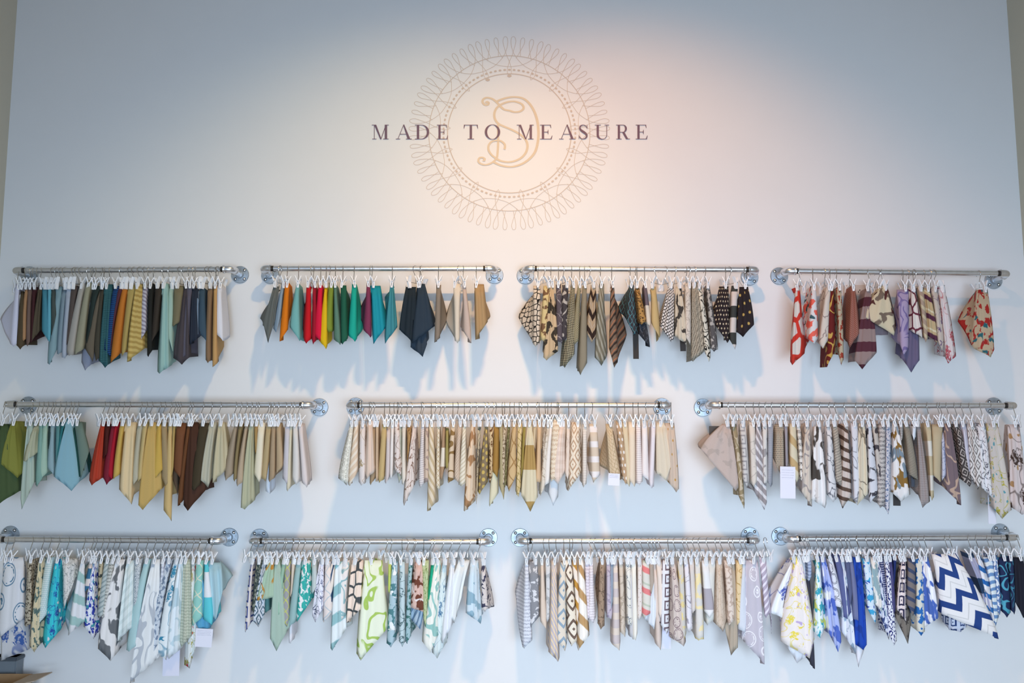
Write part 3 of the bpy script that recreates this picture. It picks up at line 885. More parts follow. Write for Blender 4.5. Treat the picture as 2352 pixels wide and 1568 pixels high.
5|1192.5 1189.2 1199.1 972.2 1186.2 1135.3 1191.2 1141.2 1196.1 1117.5|dcc391|L:96803e::4:20|yellow gold link|
5|1198.1 1201.1 1208 973.2 1197.1 1078 1198.1 1097.7 1204 1058.2|9d8a48|P|olive gold|
5|1211.5 1212.9 1220.8 969.2 1198.1 1137.3 1218.8 1174.9 1235.7 1141.2|d8ccae|T:b29259::26:0|long camel ivory block|
5|1231.7 1224.8 1231.7 975.1 1223.8 1028.5 1227.7 1030.5 1231.7 1006.8|cdb896|P|short beige|
5|1237.6 1234.7 1243.6 972.2 1231.7 1105.7 1239.6 1108.6 1242.6 1105.7|d6b48e|P|peach tan|
5|1250.9 1247.5 1253.5 973.2 1244.6 1097.7 1247.5 1101.7 1252.5 1038.4|a69480|M:e0d4c4::3:0|brown white mottled|
5|1257 1256.4 1262.4 973.2 1240.6 1135.3 1241.6 1138.3 1251.5 1117.5|ddd2c2|M:b3a591::4:0|thin cream|
5|1264.7 1263.3 1269.3 973.2 1249.5 1109.6 1251.5 1115.5 1261.4 1107.6|ebe4dc|P|bright white|
5|1278.2 1270.3 1287.1 959.3 1263.3 1097.7 1265.3 1105.7 1279.2 1097.7|e8d8c0|X:c9a98a::2.2:0|ivory coral lace|
5|1283.1 1287.1 1297.9 969.2 1270.3 1101.7 1281.1 1111.6 1297 1083.9|ead8ca|K:dcc6b6::4:0|pale peach check|
5|1281.1 1283.1 1289 983.1 1259.4 1133.3 1271.2 1162 1282.1 1141.2|dcdfe2|P|long sheer white|d=-28
5|1303.8 1301.9 1308.8 973.2 1298.9 1089.8 1304.8 1101.7 1308.8 1089.8|e3d3c4|R:c6ae9c::6:0|white circle print|
5|1322.6 1312.7 1332.5 969.2 1304.8 1113.6 1303.8 1127.4 1335.5 1083.9|e8d8c2|G:b8977a::6:45|beige greek fret|
5|1340 1338.4 1347.3 973.2 1337.5 1113.6 1340.4 1119.5 1347.3 1109.6|e2d8cd|X:cfc3b8::1.2:0|nubby white|
5|1358.2 1353.3 1370.1 973.2 1359.2 1095.8 1363.2 1108.6 1379 1089.8|d9c6b0|S:efe7e4::7:90|beige fringe striped|w=1342.4,1048.3
5|1394.8 1390.9 1404.7 973.2 1396.8 1081.9 1410.6 1111.6 1427.4 1099.7|d6bf9f|L:a38a62::2.4:20|taupe leaf weave|w=1375,1066.1;tag=1396.8,1086.9,1423.5,1114.6
5|1413.6 1413.6 1426.4 965.3 1428.4 1093.8 1436.3 1114.6 1441.3 1103.7|bb9c7c|D:ece4dc::3:0:0.25|tan white dotted|
5|1430.4 1428.4 1440.3 969.2 1438.3 1107.6 1446.2 1117.5 1448.2 1109.6|dcc9a8|P|cream linen|
5|1449.2 1443.3 1458.1 968.2 1444.2 1099.7 1458.1 1117.5 1460.5 1109.6|ead6bd|P|cream cotton|
5|1461.1 1461.1 1470.9 970.2 1461.1 1109.6 1468 1114.6 1474.9 1105.7|eee2dd|S:ddcfcb::1:90|white ruched|
5|1477.9 1473.9 1485.8 970.2 1474.9 1091.8 1489.7 1103.7 1490.7 1095.8|f0e6e2|P|plain white cotton|
5|1499.6 1496.6 1505.5 971.2 1491.7 1113.6 1497.6 1121.5 1502.6 1117.5|e6dde0|P|soft lilac white|
5|1520.4 1507.5 1525.3 970.2 1506.5 1085.9 1529.3 1103.7 1547.1 1050.3|dbcdb6|P|wide oat linen|
5|1535.2 1527.3 1548.1 971.2 1531.2 1101.7 1554 1130.4 1559.9 1123.5|cdb9a6|D:b88a3a::6:10:0.1|beige gold studded|d=-8
6|1671 1659.1 1675.9 973.2 1610.7 1032.5 1689.7 1127.4 1695.7 1119.5|c2b0a6|B:b4a49a::9:0|metallic champagne|card=1628.4,1012.1,1657.1,1006.8,4a4440
6|1683.8 1680.9 1690.7 973.2 1696.7 1137.3 1709.5 1167.9 1710.5 1157.1|9b8a6a|W:c9b9a0::5:0|olive gold snake|d=-10
6|1704.6 1698.6 1712.5 973.2 1706.6 1099.7 1716.4 1118.5 1721.4 1107.6|d0cbc6|G:a09b9b::6:0|grey greek key|
6|1721.4 1720.4 1733.3 969.2 1724.4 1109.6 1731.3 1118.5 1738.2 1105.7|ddd2c5|M:bfb4aa::9:0|cream tulip|
6|1734.2 1737.2 1747.1 973.2 1731.3 1127.4 1755 1170.9 1760.9 1155.1|9a9292|S:d8d4d4::4:60|long grey striped|d=-12
6|1754 1751.1 1761.9 971.2 1753 1109.6 1757 1114.6 1762.9 1107.6|dcd6cf|B:a39d9c::6:0|white grey camouflage|
6|1762.3 1763.9 1775.8 973.2 1762.9 1105.7 1770.8 1118.5 1774.8 1113.6|a8a9af|X:8a8c94::0.8:0|silver tweed|
6|1790.6 1779.7 1799.5 973.2 1777.7 1054.2 1798.5 1104.7 1803.5 1097.7|b9a78f|D:5c5a5a::0.9:0:0.28|tan dot weave|tag=1790.6,1071.1,1828.2,1144.2
6|1805 1801.5 1808.4 973.2 1804.4 1074 1807.4 1081.9 1810.4 1058.2|a29ba0|P|grey lilac|
6|1814.3 1814.3 1827.2 972.2 1813.3 1070.1 1829.2 1107.6 1834.1 1097.7|ddd0b2|S:c7a878::9:60|cream camel striped|d=-6
6|1831.1 1830.1 1837.1 973.2 1837.1 1097.7 1846 1110.6 1847.9 1105.7|e6dfd5|X:77706a::3:0|white script|
6|1847.8 1849.8 1860.7 971.2 1837.9 1127.4 1864.6 1163 1865.6 1151.1|d6c8b8|W:a39a96::7:0|cream grey scroll|
6|1873.5 1870.5 1885.4 979.1 1866.6 1147.2 1895.3 1167 1898.2 1157.1|e6e3e0|B:4c4640::13:0|white black bouquet|
6|1895.3 1898.2 1909.1 979.1 1901.2 1137.3 1913.1 1153.1 1922 1145.2|dfdcdb|M:6d6e75::9:0|white grey plant|
6|1911.1 1912.1 1922.9 973.2 1919 1103.7 1927.9 1111.6 1936.8 1107.6|b9ad9c|X:6f6a66::1.2:20|grey beige script|
6|1941.7 1937.8 1946.7 972.2 1926.9 1145.2 1935.8 1167.9 1956.6 1137.3|d0c2b8|S:5f4b40::4.5:80|beige brown banded|
6|1955.6 1954.6 1969.4 971.2 1959.5 1147.2 1968.4 1159 1973.4 1127.4|dcdce0|M:8a8a90::10:0|white grey floral|
6|1969.8 1973.4 1986.2 971.2 1968.4 1157.1 1970.4 1160 1994.1 1133.3|d9cdb4|M:847a6a::16:0|cream grey branch|
6|1992.5 1991.2 2000.1 972.2 1995.1 1151.1 1998.1 1155.1 2015.9 1131.4|d5d5da|B:45434a::7:0|white charcoal tulip|
6|2002 2003 2012.9 973.2 2011.9 1078 2022.8 1097.7 2025.8 1089.8|c9bfb4|B:4b4549::6:0|charcoal beige tulip|
6|2018.8 2019.8 2032.7 973.2 2014.9 1155.1 2022.8 1167 2033.7 1157.1|c6bfb9|X:5f5c60::2:0|grey newspaper|
6|2032.7 2035.7 2046.5 975.1 2031.7 1165 2039.6 1180.8 2042.6 1167|d0cdd2|B:6e7f9d::1.5:0|white blue speckled|
6|2051.9 2051.5 2059.4 967.2 2046.5 1129.4 2070.3 1152.1 2091 1135.3|e8e4e0|B:8d6b35:7f8f9a:11:0|white gold medallion|card=2049.5,1135.3,2069.3,1161,34302f
6|2069.3 2066.3 2073.2 975.1 2067.3 1010.7 2070.3 1014.7 2073.2 1006.8|8a8480|D:e0dcd8::0.8:0:0.3|short beaded grey|
6|2077.2 2075.2 2087.1 972.2 2087.1 1087.9 2108.8 1102.7 2109.8 1097.7|a49a88|S:6e675d::0.7:70|taupe tweed|card=2091,1089.8,2110.8,1117.5,4a4e58
6|2099.7 2095.7 2103.6 978.1 2095.7 998.9 2099.7 1011.7 2103.6 1002.8|dfe6ee|P|tiny white flap|d=12
6|2114.5 2104.6 2112.5 973.2 2109.6 1137.3 2119.5 1166 2136.3 1151.1|968a86|X:b5aca8::0.8:0|brown grey tweed|
6|2119.5 2125.4 2137.3 971.2 2137.3 1139.3 2141.2 1149.2 2145.6 1141.2|c9b896|T:e2dcd0::16:0|tan cream block|
6|2157 2140.2 2164.9 974.2 2143.2 1089.8 2159 1106.6 2162 1105.7|c2b08f|P|beige leather|
6|2165.9 2162 2167.9 992.9 2163 1097.7 2164.9 1103.7 2173.8 1089.8|c5c8d8|M:8088a8::4:0|pale blue print|
6|2179.8 2168.9 2182.7 972.2 2168.9 1119.5 2208.4 1160 2210.4 1149.2|7b6a6e|W:c2a590::8:0|mauve gold scroll|
6|2192 2192.6 2202.5 973.2 2208.4 1101.7 2226.2 1117.5 2230.2 1111.6|4b4442|G:b9ada5::4:60|black maze|
6|2206.9 2208.4 2218.3 973.2 2218.3 1078 2227.2 1093.8 2228.2 1085.9|d6d2dc|S:b8b4c0::1.2:0|silver white|
6|2222.3 2222.3 2236.1 973.2 2230.2 1095.8 2246 1124.4 2264.8 1089.8|e2dcd6|G:77706c::5:45|greek diamond|
6|2244 2242.1 2261.8 971.2 2250 1113.6 2281.6 1146.2 2282 1133.3|e9e6e6|M:5c5c66::5:0|white sketch print|
6|2276.3 2265.8 2290.5 972.2 2277.7 1163 2302.4 1191.7 2324.1 1170.9|d3c9bf|F:b4a83a:5f9aa3:6:0|cream watercolour floral|card=2266.8,1155.1,2289.5,1202.6,e2e4f0
6|2327.1 2314.2 2340.9 974.2 2321.2 1163 2347.9 1181.8 2360.7 1180.8|dccdc8|F:4c3b34:b08a60:12:0|cream acanthus leaf|w=2305.3,1030.5
7|25.3 12.1 55.5 1279.2 -4.8 1455.3 0 1464.9 55.5 1419.1|d8dbe0|R:3f7394::13:20|white blue ring|
7|18.8 7.2 21.7 1286.5 0 1515.5 2.4 1516.7 65.1 1491.4|c3c6ca|F:3a5a9a::12:0|grey blue bud|d=-20
7|78.4 63.9 74.8 1284 56.7 1436 60.3 1439.6 72.3 1431.1|b0a896|B:4e463c::1.6:0|brown cream tweed|
7|90.4 89.2 100.1 1281.6 67.5 1484.2 78.4 1497.5 94 1477|d2c7a8|B:5c7370::5:0|cream green ikat|
7|107.3 107.3 121.8 1279.2 85.6 1426.3 86.8 1436 108.5 1409.4|b8d0d0|D:e4ecea::0.9:0:0.3|pale aqua knit|
7|127.8 127.8 139.9 1282.8 98.9 1477 104.9 1487.8 135 1450.4|3fc3cf|F:2f4f9f:dcdce0:7:0|turquoise blossom|w=154.3,1421.5
7|144.7 142.3 178.4 1281.6 144.7 1382.9 147.1 1397.4 173.6 1325|d6d6d4|M:777f80::2.5:0|white crackle|
7|194.1 185.7 194.1 1286.5 156.7 1455.3 156.3 1458.9 200.1 1421.5|dcdfe3|S:9fc0bd::10:80|white green banded|w=149.5,1410.6
7|217 206.2 212.2 1291.3 192.9 1354 195.3 1358.8 208.6 1344.3|3a6f92|S:e4d8d4::8:90|short navy striped|
7|224.3 212.2 221.8 1288.9 191.7 1438.4 214.6 1467.3 221.8 1455.3|d8dce4|B:2f3f9f:3f8f9f:4:0|royal blue ikat|
7|231.5 227.9 237.5 1281.6 223.1 1414.3 225.5 1419.1 231.5 1407|b3a98f|B:3a3f3a::3:0|brown black floral|
7|247.2 241.1 250.8 1284 224.3 1414.3 231.5 1417.9 241.1 1407|b5c0c0|S:8f9fa2::2:60|grey pinstriped|
7|266 254.4 265.3 1279.2 231.5 1414.3 235.1 1421.5 243.5 1407|c6c8c4|X:6a6e6a::1.5:0|white grey speckled|
7|284.5 266.5 287 1284 224.3 1489 253.2 1517.9 267.7 1501.1|e2e2e2|B:6a6e72::14:0|wide grey poppy|
7|292.2 290.5 307.4 1286.5 268.8 1469.7 270 1472.1 301.3 1440.8|d5e0e0|S:c6d4d4::4:60|pale ice blue|
7|307.4 309.8 326.7 1281.6 306.2 1407 309.8 1408.2 318.2 1358.8|c8ced2|B:8a96a0::1.2:0|grey floret|
7|332.7 332.7 344.8 1284 290.5 1493.8 296.5 1496.2 313.4 1481.8|a8c9cc|P|powder teal|
7|349.6 349.6 366.5 1284 297.7 1561.4 298.9 1568.1 362.8 1510.7|dfe3e4|W:b3bac2::9:0|long lemon scroll|
7|373.7 371.3 378.5 1281.6 366.5 1378.1 368.9 1380.5 372.5 1358.8|d8dde6|X:8f96b0::2:0|short lilac print|
7|385.7 383.3 395.4 1284 342.3 1489 350.8 1498.7 362.8 1477|c2ccd6|B:74859c::3:0|blue grey floral|
7|394.7 400.2 409.9 1284 360.4 1501.1 380.9 1515.5 383.3 1474.5|dde5e8|F:3a88a8::8:0|white teal tulip|card=376.1,1510.7,411.1,1551.7,e2e2f2
7|407.4 412.3 420.7 1281.6 380.9 1501.1 387 1513.1 417.1 1486.6|d9e3e8|B:b9ced6::12:0|white cloud print|
7|417.6 421.9 436.4 1284 413.5 1474.5 417.1 1486.6 440 1460.1|bcc2b2|X:929d8a::1.4:0|beige lace|
7|431.6 438.8 446 1293.7 424.3 1527.6 436.4 1534.8 453.3 1474.5|d5dcdc|F:a09a50:c0404a:7:0|long rose print|d=-20
7|452.5 452.1 466.5 1286.5 440.7 1434.8 442.4 1437.2 464.1 1416.7|8fc7bd|L:d5d8c2::7:0|mint branch|
7|458.1 453.3 460.5 1293.7 448.4 1431.1 460.5 1450.4 484.6 1440.8|5a9fc0|P|cornflower blue|d=-14;tag=449.6,1443.2,487,1485.4
7|475.7 470.1 477.4 1288.9 466.5 1421.5 487 1436 489 1419.1|5cc4d0|T:e2e4e8::26:0|aqua white block|
7|480.5 478.6 507.5 1291.3 487 1416.7 496.7 1422.7 512.3 1356.4|a3c3cc|P|powder blue|w=535.3,1321.4
8|586.2 576.5 582.6 1282.8 562.5 1448 563.3 1451.6 575.3 1431.1|d6cfcc|G:3f4f8a::7:0|white navy fret|
8|597 589.8 603.1 1286.5 578.9 1402.2 583.8 1407 589.8 1382.9|3f4a48|B:8a8f80::2.5:0|short black floral|
8|612 604.3 610.3 1286.5 581.3 1426.3 593.4 1439.6 606.7 1414.3|c6ccd4|G:3a5a6a::5:45|blue hexagon|
8|622.3 618.7 628.4 1286.5 589.8 1378.1 593.4 1380.5 627.2 1370.9|a3bba5|W:b5843a::9:0|sage gold script|d=10
8|627.2 609.1 618.7 1305.7 591 1387.7 610.3 1407 622.3 1399.8|4f7a7a|P|deep teal silk|d=-20
8|639.2 632 640.4 1286.5 619.9 1467.3 634.4 1495 663.3 1440.8|a3b9ab|P|long sage|
8|656.1 648.9 657.3 1286.5 633.2 1414.3 635.6 1416.7 644 1407|93b5a0|P|soft green|
8|669.4 656.1 668.2 1286.5 646.5 1428.7 658.5 1439.6 663.3 1423.9|9a9a9c|L:c3c95a::5:0|grey lime plaid|
8|680.2 670.6 677.8 1284 667 1368.4 668.2 1370.9 671.8 1358.8|d5c6b6|P|short beige|
8|685 681.4 692.3 1288.9 662.1 1433.5 664.5 1439.6 681.4 1426.3|93b3b3|P|aqua grey|
8|689.9 673 677.8 1310.6 663.3 1477 667 1478.2 671.8 1469.7|dcdde3|P|sheer white|d=-30
8|700.7 694.7 714 1286.5 679 1421.5 682.6 1427.5 716.4 1375.7|3aa8a0|B:e4e4e4::4:0|teal white damask|
8|707.9 716.4 726 1288.9 716.4 1358.8 718.8 1363.6 728.4 1346.7|bcc6c4|P|pale grey green|
8|718.8 734.5 742.9 1286.5 717.6 1414.3 724.8 1428.7 742.9 1397.4|dcdde8|M:3a4466::4:0|white navy splatter|
8|746.5 747.7 759.8 1288.9 741.7 1423.9 744.1 1428.7 762.2 1407|e2d8d2|L:b8c2c8::7:0|white blue grid|
8|757.9 762.2 769.4 1288.9 753.8 1325 759.8 1382.9 764.1 1382.9|e0d6cc|S:2f4a6a::6:20|white navy roll|
8|777.9 770.6 787.5 1288.9 758.6 1489 762.2 1493.8 794.8 1443.2|d9e2e4|S:8fb8bc::12:70|long white teal band|d=-8
8|796 788.7 803.2 1286.5 774.3 1407 785.1 1422.7 793.5 1414.3|e4dfdb|W:8fb3b8::6:0|cream blue scroll|
8|814 808 834.5 1286.5 794.8 1428.7 796 1429.9 826.1 1399.8|e3d2c4|H:454b4e::6:0|cream black trellis|
8|852.4 837.9 878.9 1286.5 818.7 1501.1 828.3 1516.7 888.6 1443.2|dfe6d0|W:a3c060::10:20|wide lime paisley|d=8
8|898.2 892.2 898.2 1288.9 892.2 1358.8 894.6 1363.6 898.2 1334.7|bfd06a|P|short lime|
8|909.1 900.6 913.9 1288.9 888.6 1477 898.2 1486.6 907.9 1472.1|a5bfc9|B:4f7f86:e4e8ea:5:0|blue medallion|
8|932 917.5 929.6 1288.9 917.5 1472.1 924.8 1485.4 930.8 1474.5|b9cdd2|M:4f6a70::5:0|blue grey branch|
8|945.2 939.2 947.7 1286.5 930.8 1474.5 934.4 1478.2 942.8 1460.1|9ab8be|B:3f6f6a::3:0|teal ribbon|
8|958.5 953.7 969.4 1286.5 939.2 1392.6 975.4 1407 977.8 1390.1|cdb0a5|B:6b3f30:e0dcdc:8:0|pink brown blossom|
8|960.9 956.1 965.7 1310.6 939.2 1416.7 965.7 1445.6 975.4 1407|9fb4c4|S:5f7890::3:30|rolled blue striped|d=-15
8|980.2 969.4 985 1286.5 973 1419.1 977.8 1440.8 982.6 1382.9|b8c49a|M:6f8a4a::3:0|olive feather|
8|985 991.1 997.1 1288.9 980.2 1395 982.6 1407 994.7 1315.4|1fa380|P|emerald|
8|999.5 999.5 1012.8 1286.5 969.4 1472.1 988.7 1498.7 1007.9 1455.3|e2e3da|W:8fbcb6::9:0|white teal paisley|
8|1007.2 1016.4 1026 1291.3 992.3 1498.7 1004.3 1511.9 1023.6 1477|ccd8d8|F:3f6f92::6:0|white blue leaf|d=-18
8|1026 1035.7 1045.3 1286.5 1011.6 1467.3 1016.4 1477 1040.5 1431.1|d8dde2|P|white linen|
8|1047.7 1053.8 1079.1 1286.5 1022.4 1399.8 1042.9 1431.1 1059.8 1370.9|d5dbdb|P|folded off-white|
8|1079.1 1081.5 1098.4 1286.5 1069.4 1407 1103.2 1432.3 1105.6 1421.5|c3d3dc|B:8aa9b8::8:0|blue cloud print|
8|1100.8 1105.6 1114 1291.3 1105.6 1399.8 1112.8 1404.6 1120.1 1397.4|cfc8c4|B:3f3f55::4:0|black ribbon print|w=1134.5,1392.6
9|1210.6 1205.8 1213.1 1286.5 1199.8 1486.6 1203.4 1489 1221.5 1469.7|d3d8e0|X:9a9fb0::1.6:0|white lace|w=1181.7,1358.8
9|1222 1214.3 1234.8 1288.9 1216.7 1431.1 1220.3 1439.6 1239.6 1414.3|85888e|B:d0d2d6::5:0|charcoal floral|
9|1245.6 1242 1248 1286.5 1240.8 1426.3 1254 1445.6 1255.2 1433.5|d5c5b5|P|narrow beige|
9|1257.7 1252.8 1263.7 1286.5 1254 1423.9 1257.7 1428.7 1262.5 1419.1|c9cbcc|B:a8acae::5:0|grey white|
9|1273.3 1266.1 1278.2 1286.5 1260.1 1496.2 1281.8 1519.2 1285.4 1510.7|b7b1b8|S:dcc9a8::2:40|long silver satin|
9|1290.9 1286.6 1298.7 1291.3 1278.2 1469.7 1297.4 1495 1301.1 1479.4|d8cfc0|G:8a9fb0::9:45|beige blue hexagon|
9|1304 1297.4 1311.9 1284 1303.5 1467.3 1311.9 1484.2 1325.2 1469.7|e0d8c8|G:6a584e::9:45|brown green hexagon|
9|1310.7 1314.3 1324 1287.7 1324 1431.1 1326.4 1436 1330 1407|e2d8cc|S:b98a3f::8:60|gold banded|
9|1330.5 1327.6 1338.4 1281.6 1326.4 1486.6 1328.8 1493.8 1354.1 1457.7|e8e2da|S:b59468::10:60|ivory gold striped|
9|1351.2 1343.3 1352.9 1288.9 1345.7 1414.3 1350.5 1421.5 1355.3 1414.3|d6d0d8|X:b0a6b0::1.5:0|lilac lace|
9|1358.9 1354.1 1361.4 1286.5 1351.7 1421.5 1362.6 1431.1 1367.4 1419.1|e0dce0|X:b8b0b8::1.2:0|corded white|
9|1379 1378.2 1387.9 1281.6 1373.4 1431.1 1380.6 1445.6 1389.1 1436|9b8672|M:5f4f42::4:0|bronze crackle|w=1368.6,1334.7
9|1394.6 1392.7 1401.1 1288.9 1392.7 1416.7 1403.5 1422.7 1406 1407|b9b0bc|M:968ca0::5:0|lilac silk|
9|1409.6 1402.3 1408.4 1291.3 1401.1 1395 1403.5 1402.2 1408.4 1382.9|8c99a8|P|short slate blue|
9|1413.2 1408.4 1418 1291.3 1407.2 1479.4 1422.8 1493.8 1425.3 1472.1|c6bcbc|T:d8ccc0::7:0|long beige lilac|
9|1426 1421.6 1430.1 1288.9 1425.3 1450.4 1436.1 1462.5 1437.3 1450.4|cbbfb0|M:a89a88::5:0|mottled tan|
9|1443.3 1436.1 1447 1286.5 1440.9 1433.5 1449.4 1436 1453 1426.3|dcdad2|M:7a8088::5:0|white grey vine|
9|1445.7 1448.2 1453 1291.3 1444.5 1460.1 1453 1467.3 1456.1 1431.1|b9b9bc|P|sheer grey|d=-15
9|1462.4 1450.4 1460 1284 1452.8 1467.3 1460 1470.9 1463.6 1455.3|e4e2d8|P|cream white|
9|1476.9 1464.8 1474.5 1286.5 1463.6 1419.1 1467.2 1423.9 1474.5 1414.3|ddd5d0|D:b59f94::2:0:0.12|white dotted|
9|1490.6 1475.7 1491.3 1286.5 1475.7 1414.3 1479.3 1419.1 1495 1407|d3d1c8|S:d87f80:b8c0b0:9:70|grey pink striped|
9|1508.2 1491.3 1499.8 1286.5 1491.3 1358.8 1496.2 1363.6 1502.2 1334.7|a89c90|P|short taupe|
9|1511.8 1501 1505.8 1310.6 1481.7 1421.5 1503.4 1445.6 1509.4 1397.4|d0d6dc|P|pale blue flap|d=-14
9|1513.5 1498.6 1508.2 1286.5 1505.8 1477 1517.9 1492.6 1519.1 1479.4|d0c2b8|P|long beige|d=-10
9|1515.5 1507 1517.9 1286.5 1511.8 1407 1523.9 1432.3 1529.9 1428.7|dfd3c8|P|soft cream|
9|1522 1520.3 1537.2 1286.5 1516.7 1431.1 1532.3 1456.5 1536.7 1445.6|dadde2|G:6a5a62::6:0|white fret border|card=1520.3,1462.5,1541.5,1489,e0e0f4
9|1541.5 1539.6 1549.2 1286.5 1539.6 1462.5 1570.9 1484.2 1575.7 1474.5|c9bdb5|R:6e5560::7:0|brown shell print|
9|1560.8 1556.5 1568.5 1288.9 1563.7 1431.1 1573.3 1467.3 1576.2 1455.3|c9c6be|B:d8c890::6:0|grey cream|
9|1573.3 1570.9 1580.6 1286.5 1577 1440.8 1583 1451.6 1591.4 1443.2|dcdae0|M:9a96a0::6:0|lilac scroll|
9|1583 1583 1593.8 1286.5 1587.8 1404.6 1591.4 1408.2 1597.4 1399.8|cfc9c4|P|plain greige|
9|1595.8 1596.2 1607.1 1286.5 1597.4 1467.3 1604.7 1470.9 1616.7 1467.3|d3d1cb|B:e8d8a8::9:0|cream lemon block|
9|1618.7 1611.9 1626.4 1286.5 1616.7 1402.2 1630 1419.1 1639.6 1407|dfe0e0|T:a8a4ac::22:0|white grey block|
9|1627.1 1626.4 1643.3 1286.5 1620.4 1431.1 1624 1436 1639.6 1421.5|cfd0ca|P|pale cream|d=-10
9|1650.5 1645.7 1657.7 1286.5 1642.1 1431.1 1660.1 1450.4 1668.6 1428.7|c9baa9|M:b3a08c::3:0|taupe crackle|
9|1667.9 1662.6 1678.2 1286.5 1671 1428.7 1674.6 1437.2 1687.9 1423.9|d8cbbf|B:b9a698::3:0|cream paisley|
9|1680.2 1680.6 1686.7 1284 1665 1443.2 1679.4 1504.7 1695.1 1486.6|aca08f|P|long taupe|d=-15
9|1695.8 1690.3 1704.8 1286.5 1690.3 1428.7 1692.7 1436 1706 1421.5|dcc59a|M:b08f50::6:0|gold cream|
9|1698.7 1706 1712 1291.3 1693.9 1443.2 1709.6 1452.8 1713.7 1431.1|cdd3db|P|pale blue white|
9|1723.6 1710.8 1742.1 1286.5 1704.8 1467.3 1756.6 1525.2 1759 1510.7|bcb8c2|R:e6e6ee::9:10|wide silver swirl|
9|1744.5 1743.3 1759 1279.2 1755.4 1414.3 1759 1419.1 1767.5 1407|b0a6b8|S:e0dce8::2.4:50|lilac striped|w=1773.5,1455.3
10|1834.3 1826.3 1839.6 1276.8 1792.6 1472.1 1858.9 1511.9 1869.7 1467.3|e6e0dc|F:e0cf50:b8a8d0:7:0|wide yellow floral|w=1781.7,1334.7
10|1838.4 1820.3 1827.5 1286.5 1769.6 1407 1796.2 1419.1 1805.8 1346.7|dfe4e8|F:4f5fa8::10:0|white leaf|d=-25
10|1845.6 1842 1850.4 1284 1808.2 1486.6 1829.9 1522.8 1856.5 1503.5|dfe3ea|P|long plain white|d=-30
10|1852.4 1851.6 1858.9 1310.6 1860.1 1525.2 1872.1 1536 1870.9 1503.5|3b3b46|P|long dark slate|d=-20
10|1872.1 1854 1862.5 1281.6 1855.2 1332.3 1858.9 1334.7 1864.2 1325|a8b8d0|X:5f6f9a::1.5:0|short blue script|
10|1883.5 1873.3 1881.8 1279.2 1867.3 1445.6 1883 1467.3 1893.8 1445.6|d8e3e6|B:3fa0b0:b8c46a:6:0|teal lime spotted|w=1904.7,1431.1
10|1896.7 1885.4 1895 1279.2 1904.7 1455.3 1925.2 1497.5 1932.4 1474.5|a8b5e0|B:4f68b8:e4e6ee:11:0|periwinkle floral|
10|1904.2 1902.3 1911.9 1284 1916.7 1390.1 1932.4 1397.4 1934.1 1382.9|dcdfe6|R:262c4a::6:0|navy suzani|
10|1919.9 1915.5 1926.4 1273.2 1936 1416.7 1945.7 1421.5 1955.3 1404.6|5a6290|P|denim blue|
10|1926.4 1928.8 1939.6 1284 1933.6 1450.4 1965 1501.1 1966.2 1489|d3dae4|B:8fa3b5::8:0|grey watercolour|d=-8
10|1936.8 1939.6 1950.5 1279.2 1948.1 1382.9 1952.9 1395 1957.7 1358.8|545d7e|P|slate blue|
10|1945.2 1949.3 1956.5 1278 1960.1 1421.5 1972.2 1426.3 1978.2 1416.7|6f7698|P|chambray|
10|1960.1 1960.1 1975.8 1279.2 1965 1479.4 1983.1 1492.6 1991 1481.8|1f48a8|B:1a3c90::9:0|cobalt blue|
10|1967.4 1967.4 1974.6 1293.7 1966.2 1503.5 1972.2 1532.4 1985.5 1491.4|dfe2ee|P|thin white|d=-25
10|1978.2 1980.6 1997.5 1281.6 1990.3 1395 2009.6 1432.3 2012 1414.3|cfdfea|B:3fa0cc:3050b0:5:0|aqua coral print|
10|1990.3 1999.9 2013.2 1279.2 2006 1382.9 2034.9 1416.7 2035.4 1397.4|93abb0|B:e0ddd6::7:0|grey teal floral|
10|2008.9 2013.2 2020.4 1281.6 2019.2 1407 2042.1 1469.7 2044.5 1443.2|d0d6e4|B:3a4a7a::4:0|white navy ikat|
10|2019.9 2020.4 2027.7 1278 2027.7 1358.8 2037.3 1407 2039.7 1395|2f3566|D:d8dcec::1:0:0.25|navy white squares|
10|2027.7 2031.3 2040.9 1276.8 2040.9 1455.3 2053 1483 2059 1472.1|dfe2ee|B:2a3070::1.7:0|speckled navy leaf|
10|2031.3 2042.1 2048.2 1281.6 2045.7 1358.8 2054.2 1411.8 2057.8 1402.2|4a4a78|P|indigo|
10|2058 2052 2059.2 1276.8 2052 1334.7 2054.4 1344.3 2057.3 1325|1f2f66|P|short deep navy|
10|2067.7 2071.3 2080.9 1276.8 2056.8 1395 2082.1 1428.7 2083.3 1411.8|e0d4d2|G:2a2a48::6:0|white square spiral|
10|2076.1 2064.1 2071.3 1291.3 2054.4 1414.3 2084.6 1478.2 2091.8 1431.1|7a746c|B:45403f::6:0|taupe camouflage|d=-14
10|2088.2 2085.8 2101.4 1281.6 2082.1 1382.9 2097.8 1414.3 2103.8 1395|77706e|S:3f4a66::4:70|grey blue striped|
10|2103.1 2103.8 2117.1 1280.4 2103.8 1445.6 2115.9 1460.1 2124.3 1450.4|d2d3c8|B:2a6ab0::5:0|blue scroll|
10|2118.3 2117.1 2131.6 1278 2124.3 1438.4 2126.8 1439.6 2155.7 1419.1|e2e4ee|B:4a68b0::12:0|white blue edged|
10|2156.9 2140 2196.7 1272 2164.1 1409.4 2293.1 1467.3 2299.2 1452.8|ece6e6|C:24417f::11:28|giant navy zigzag|d=22
10|2187 2182.2 2191.9 1276.8 2179.8 1445.6 2206.3 1451.6 2220.8 1440.8|c8cede|G:2a4070::5:0|navy white maze|d=-20
10|2209.9 2218.4 2232.9 1269.6 2257 1378.1 2276.3 1404.6 2281.1 1397.4|a3a5bc|T:2f4664::16:0|grey navy diamond|
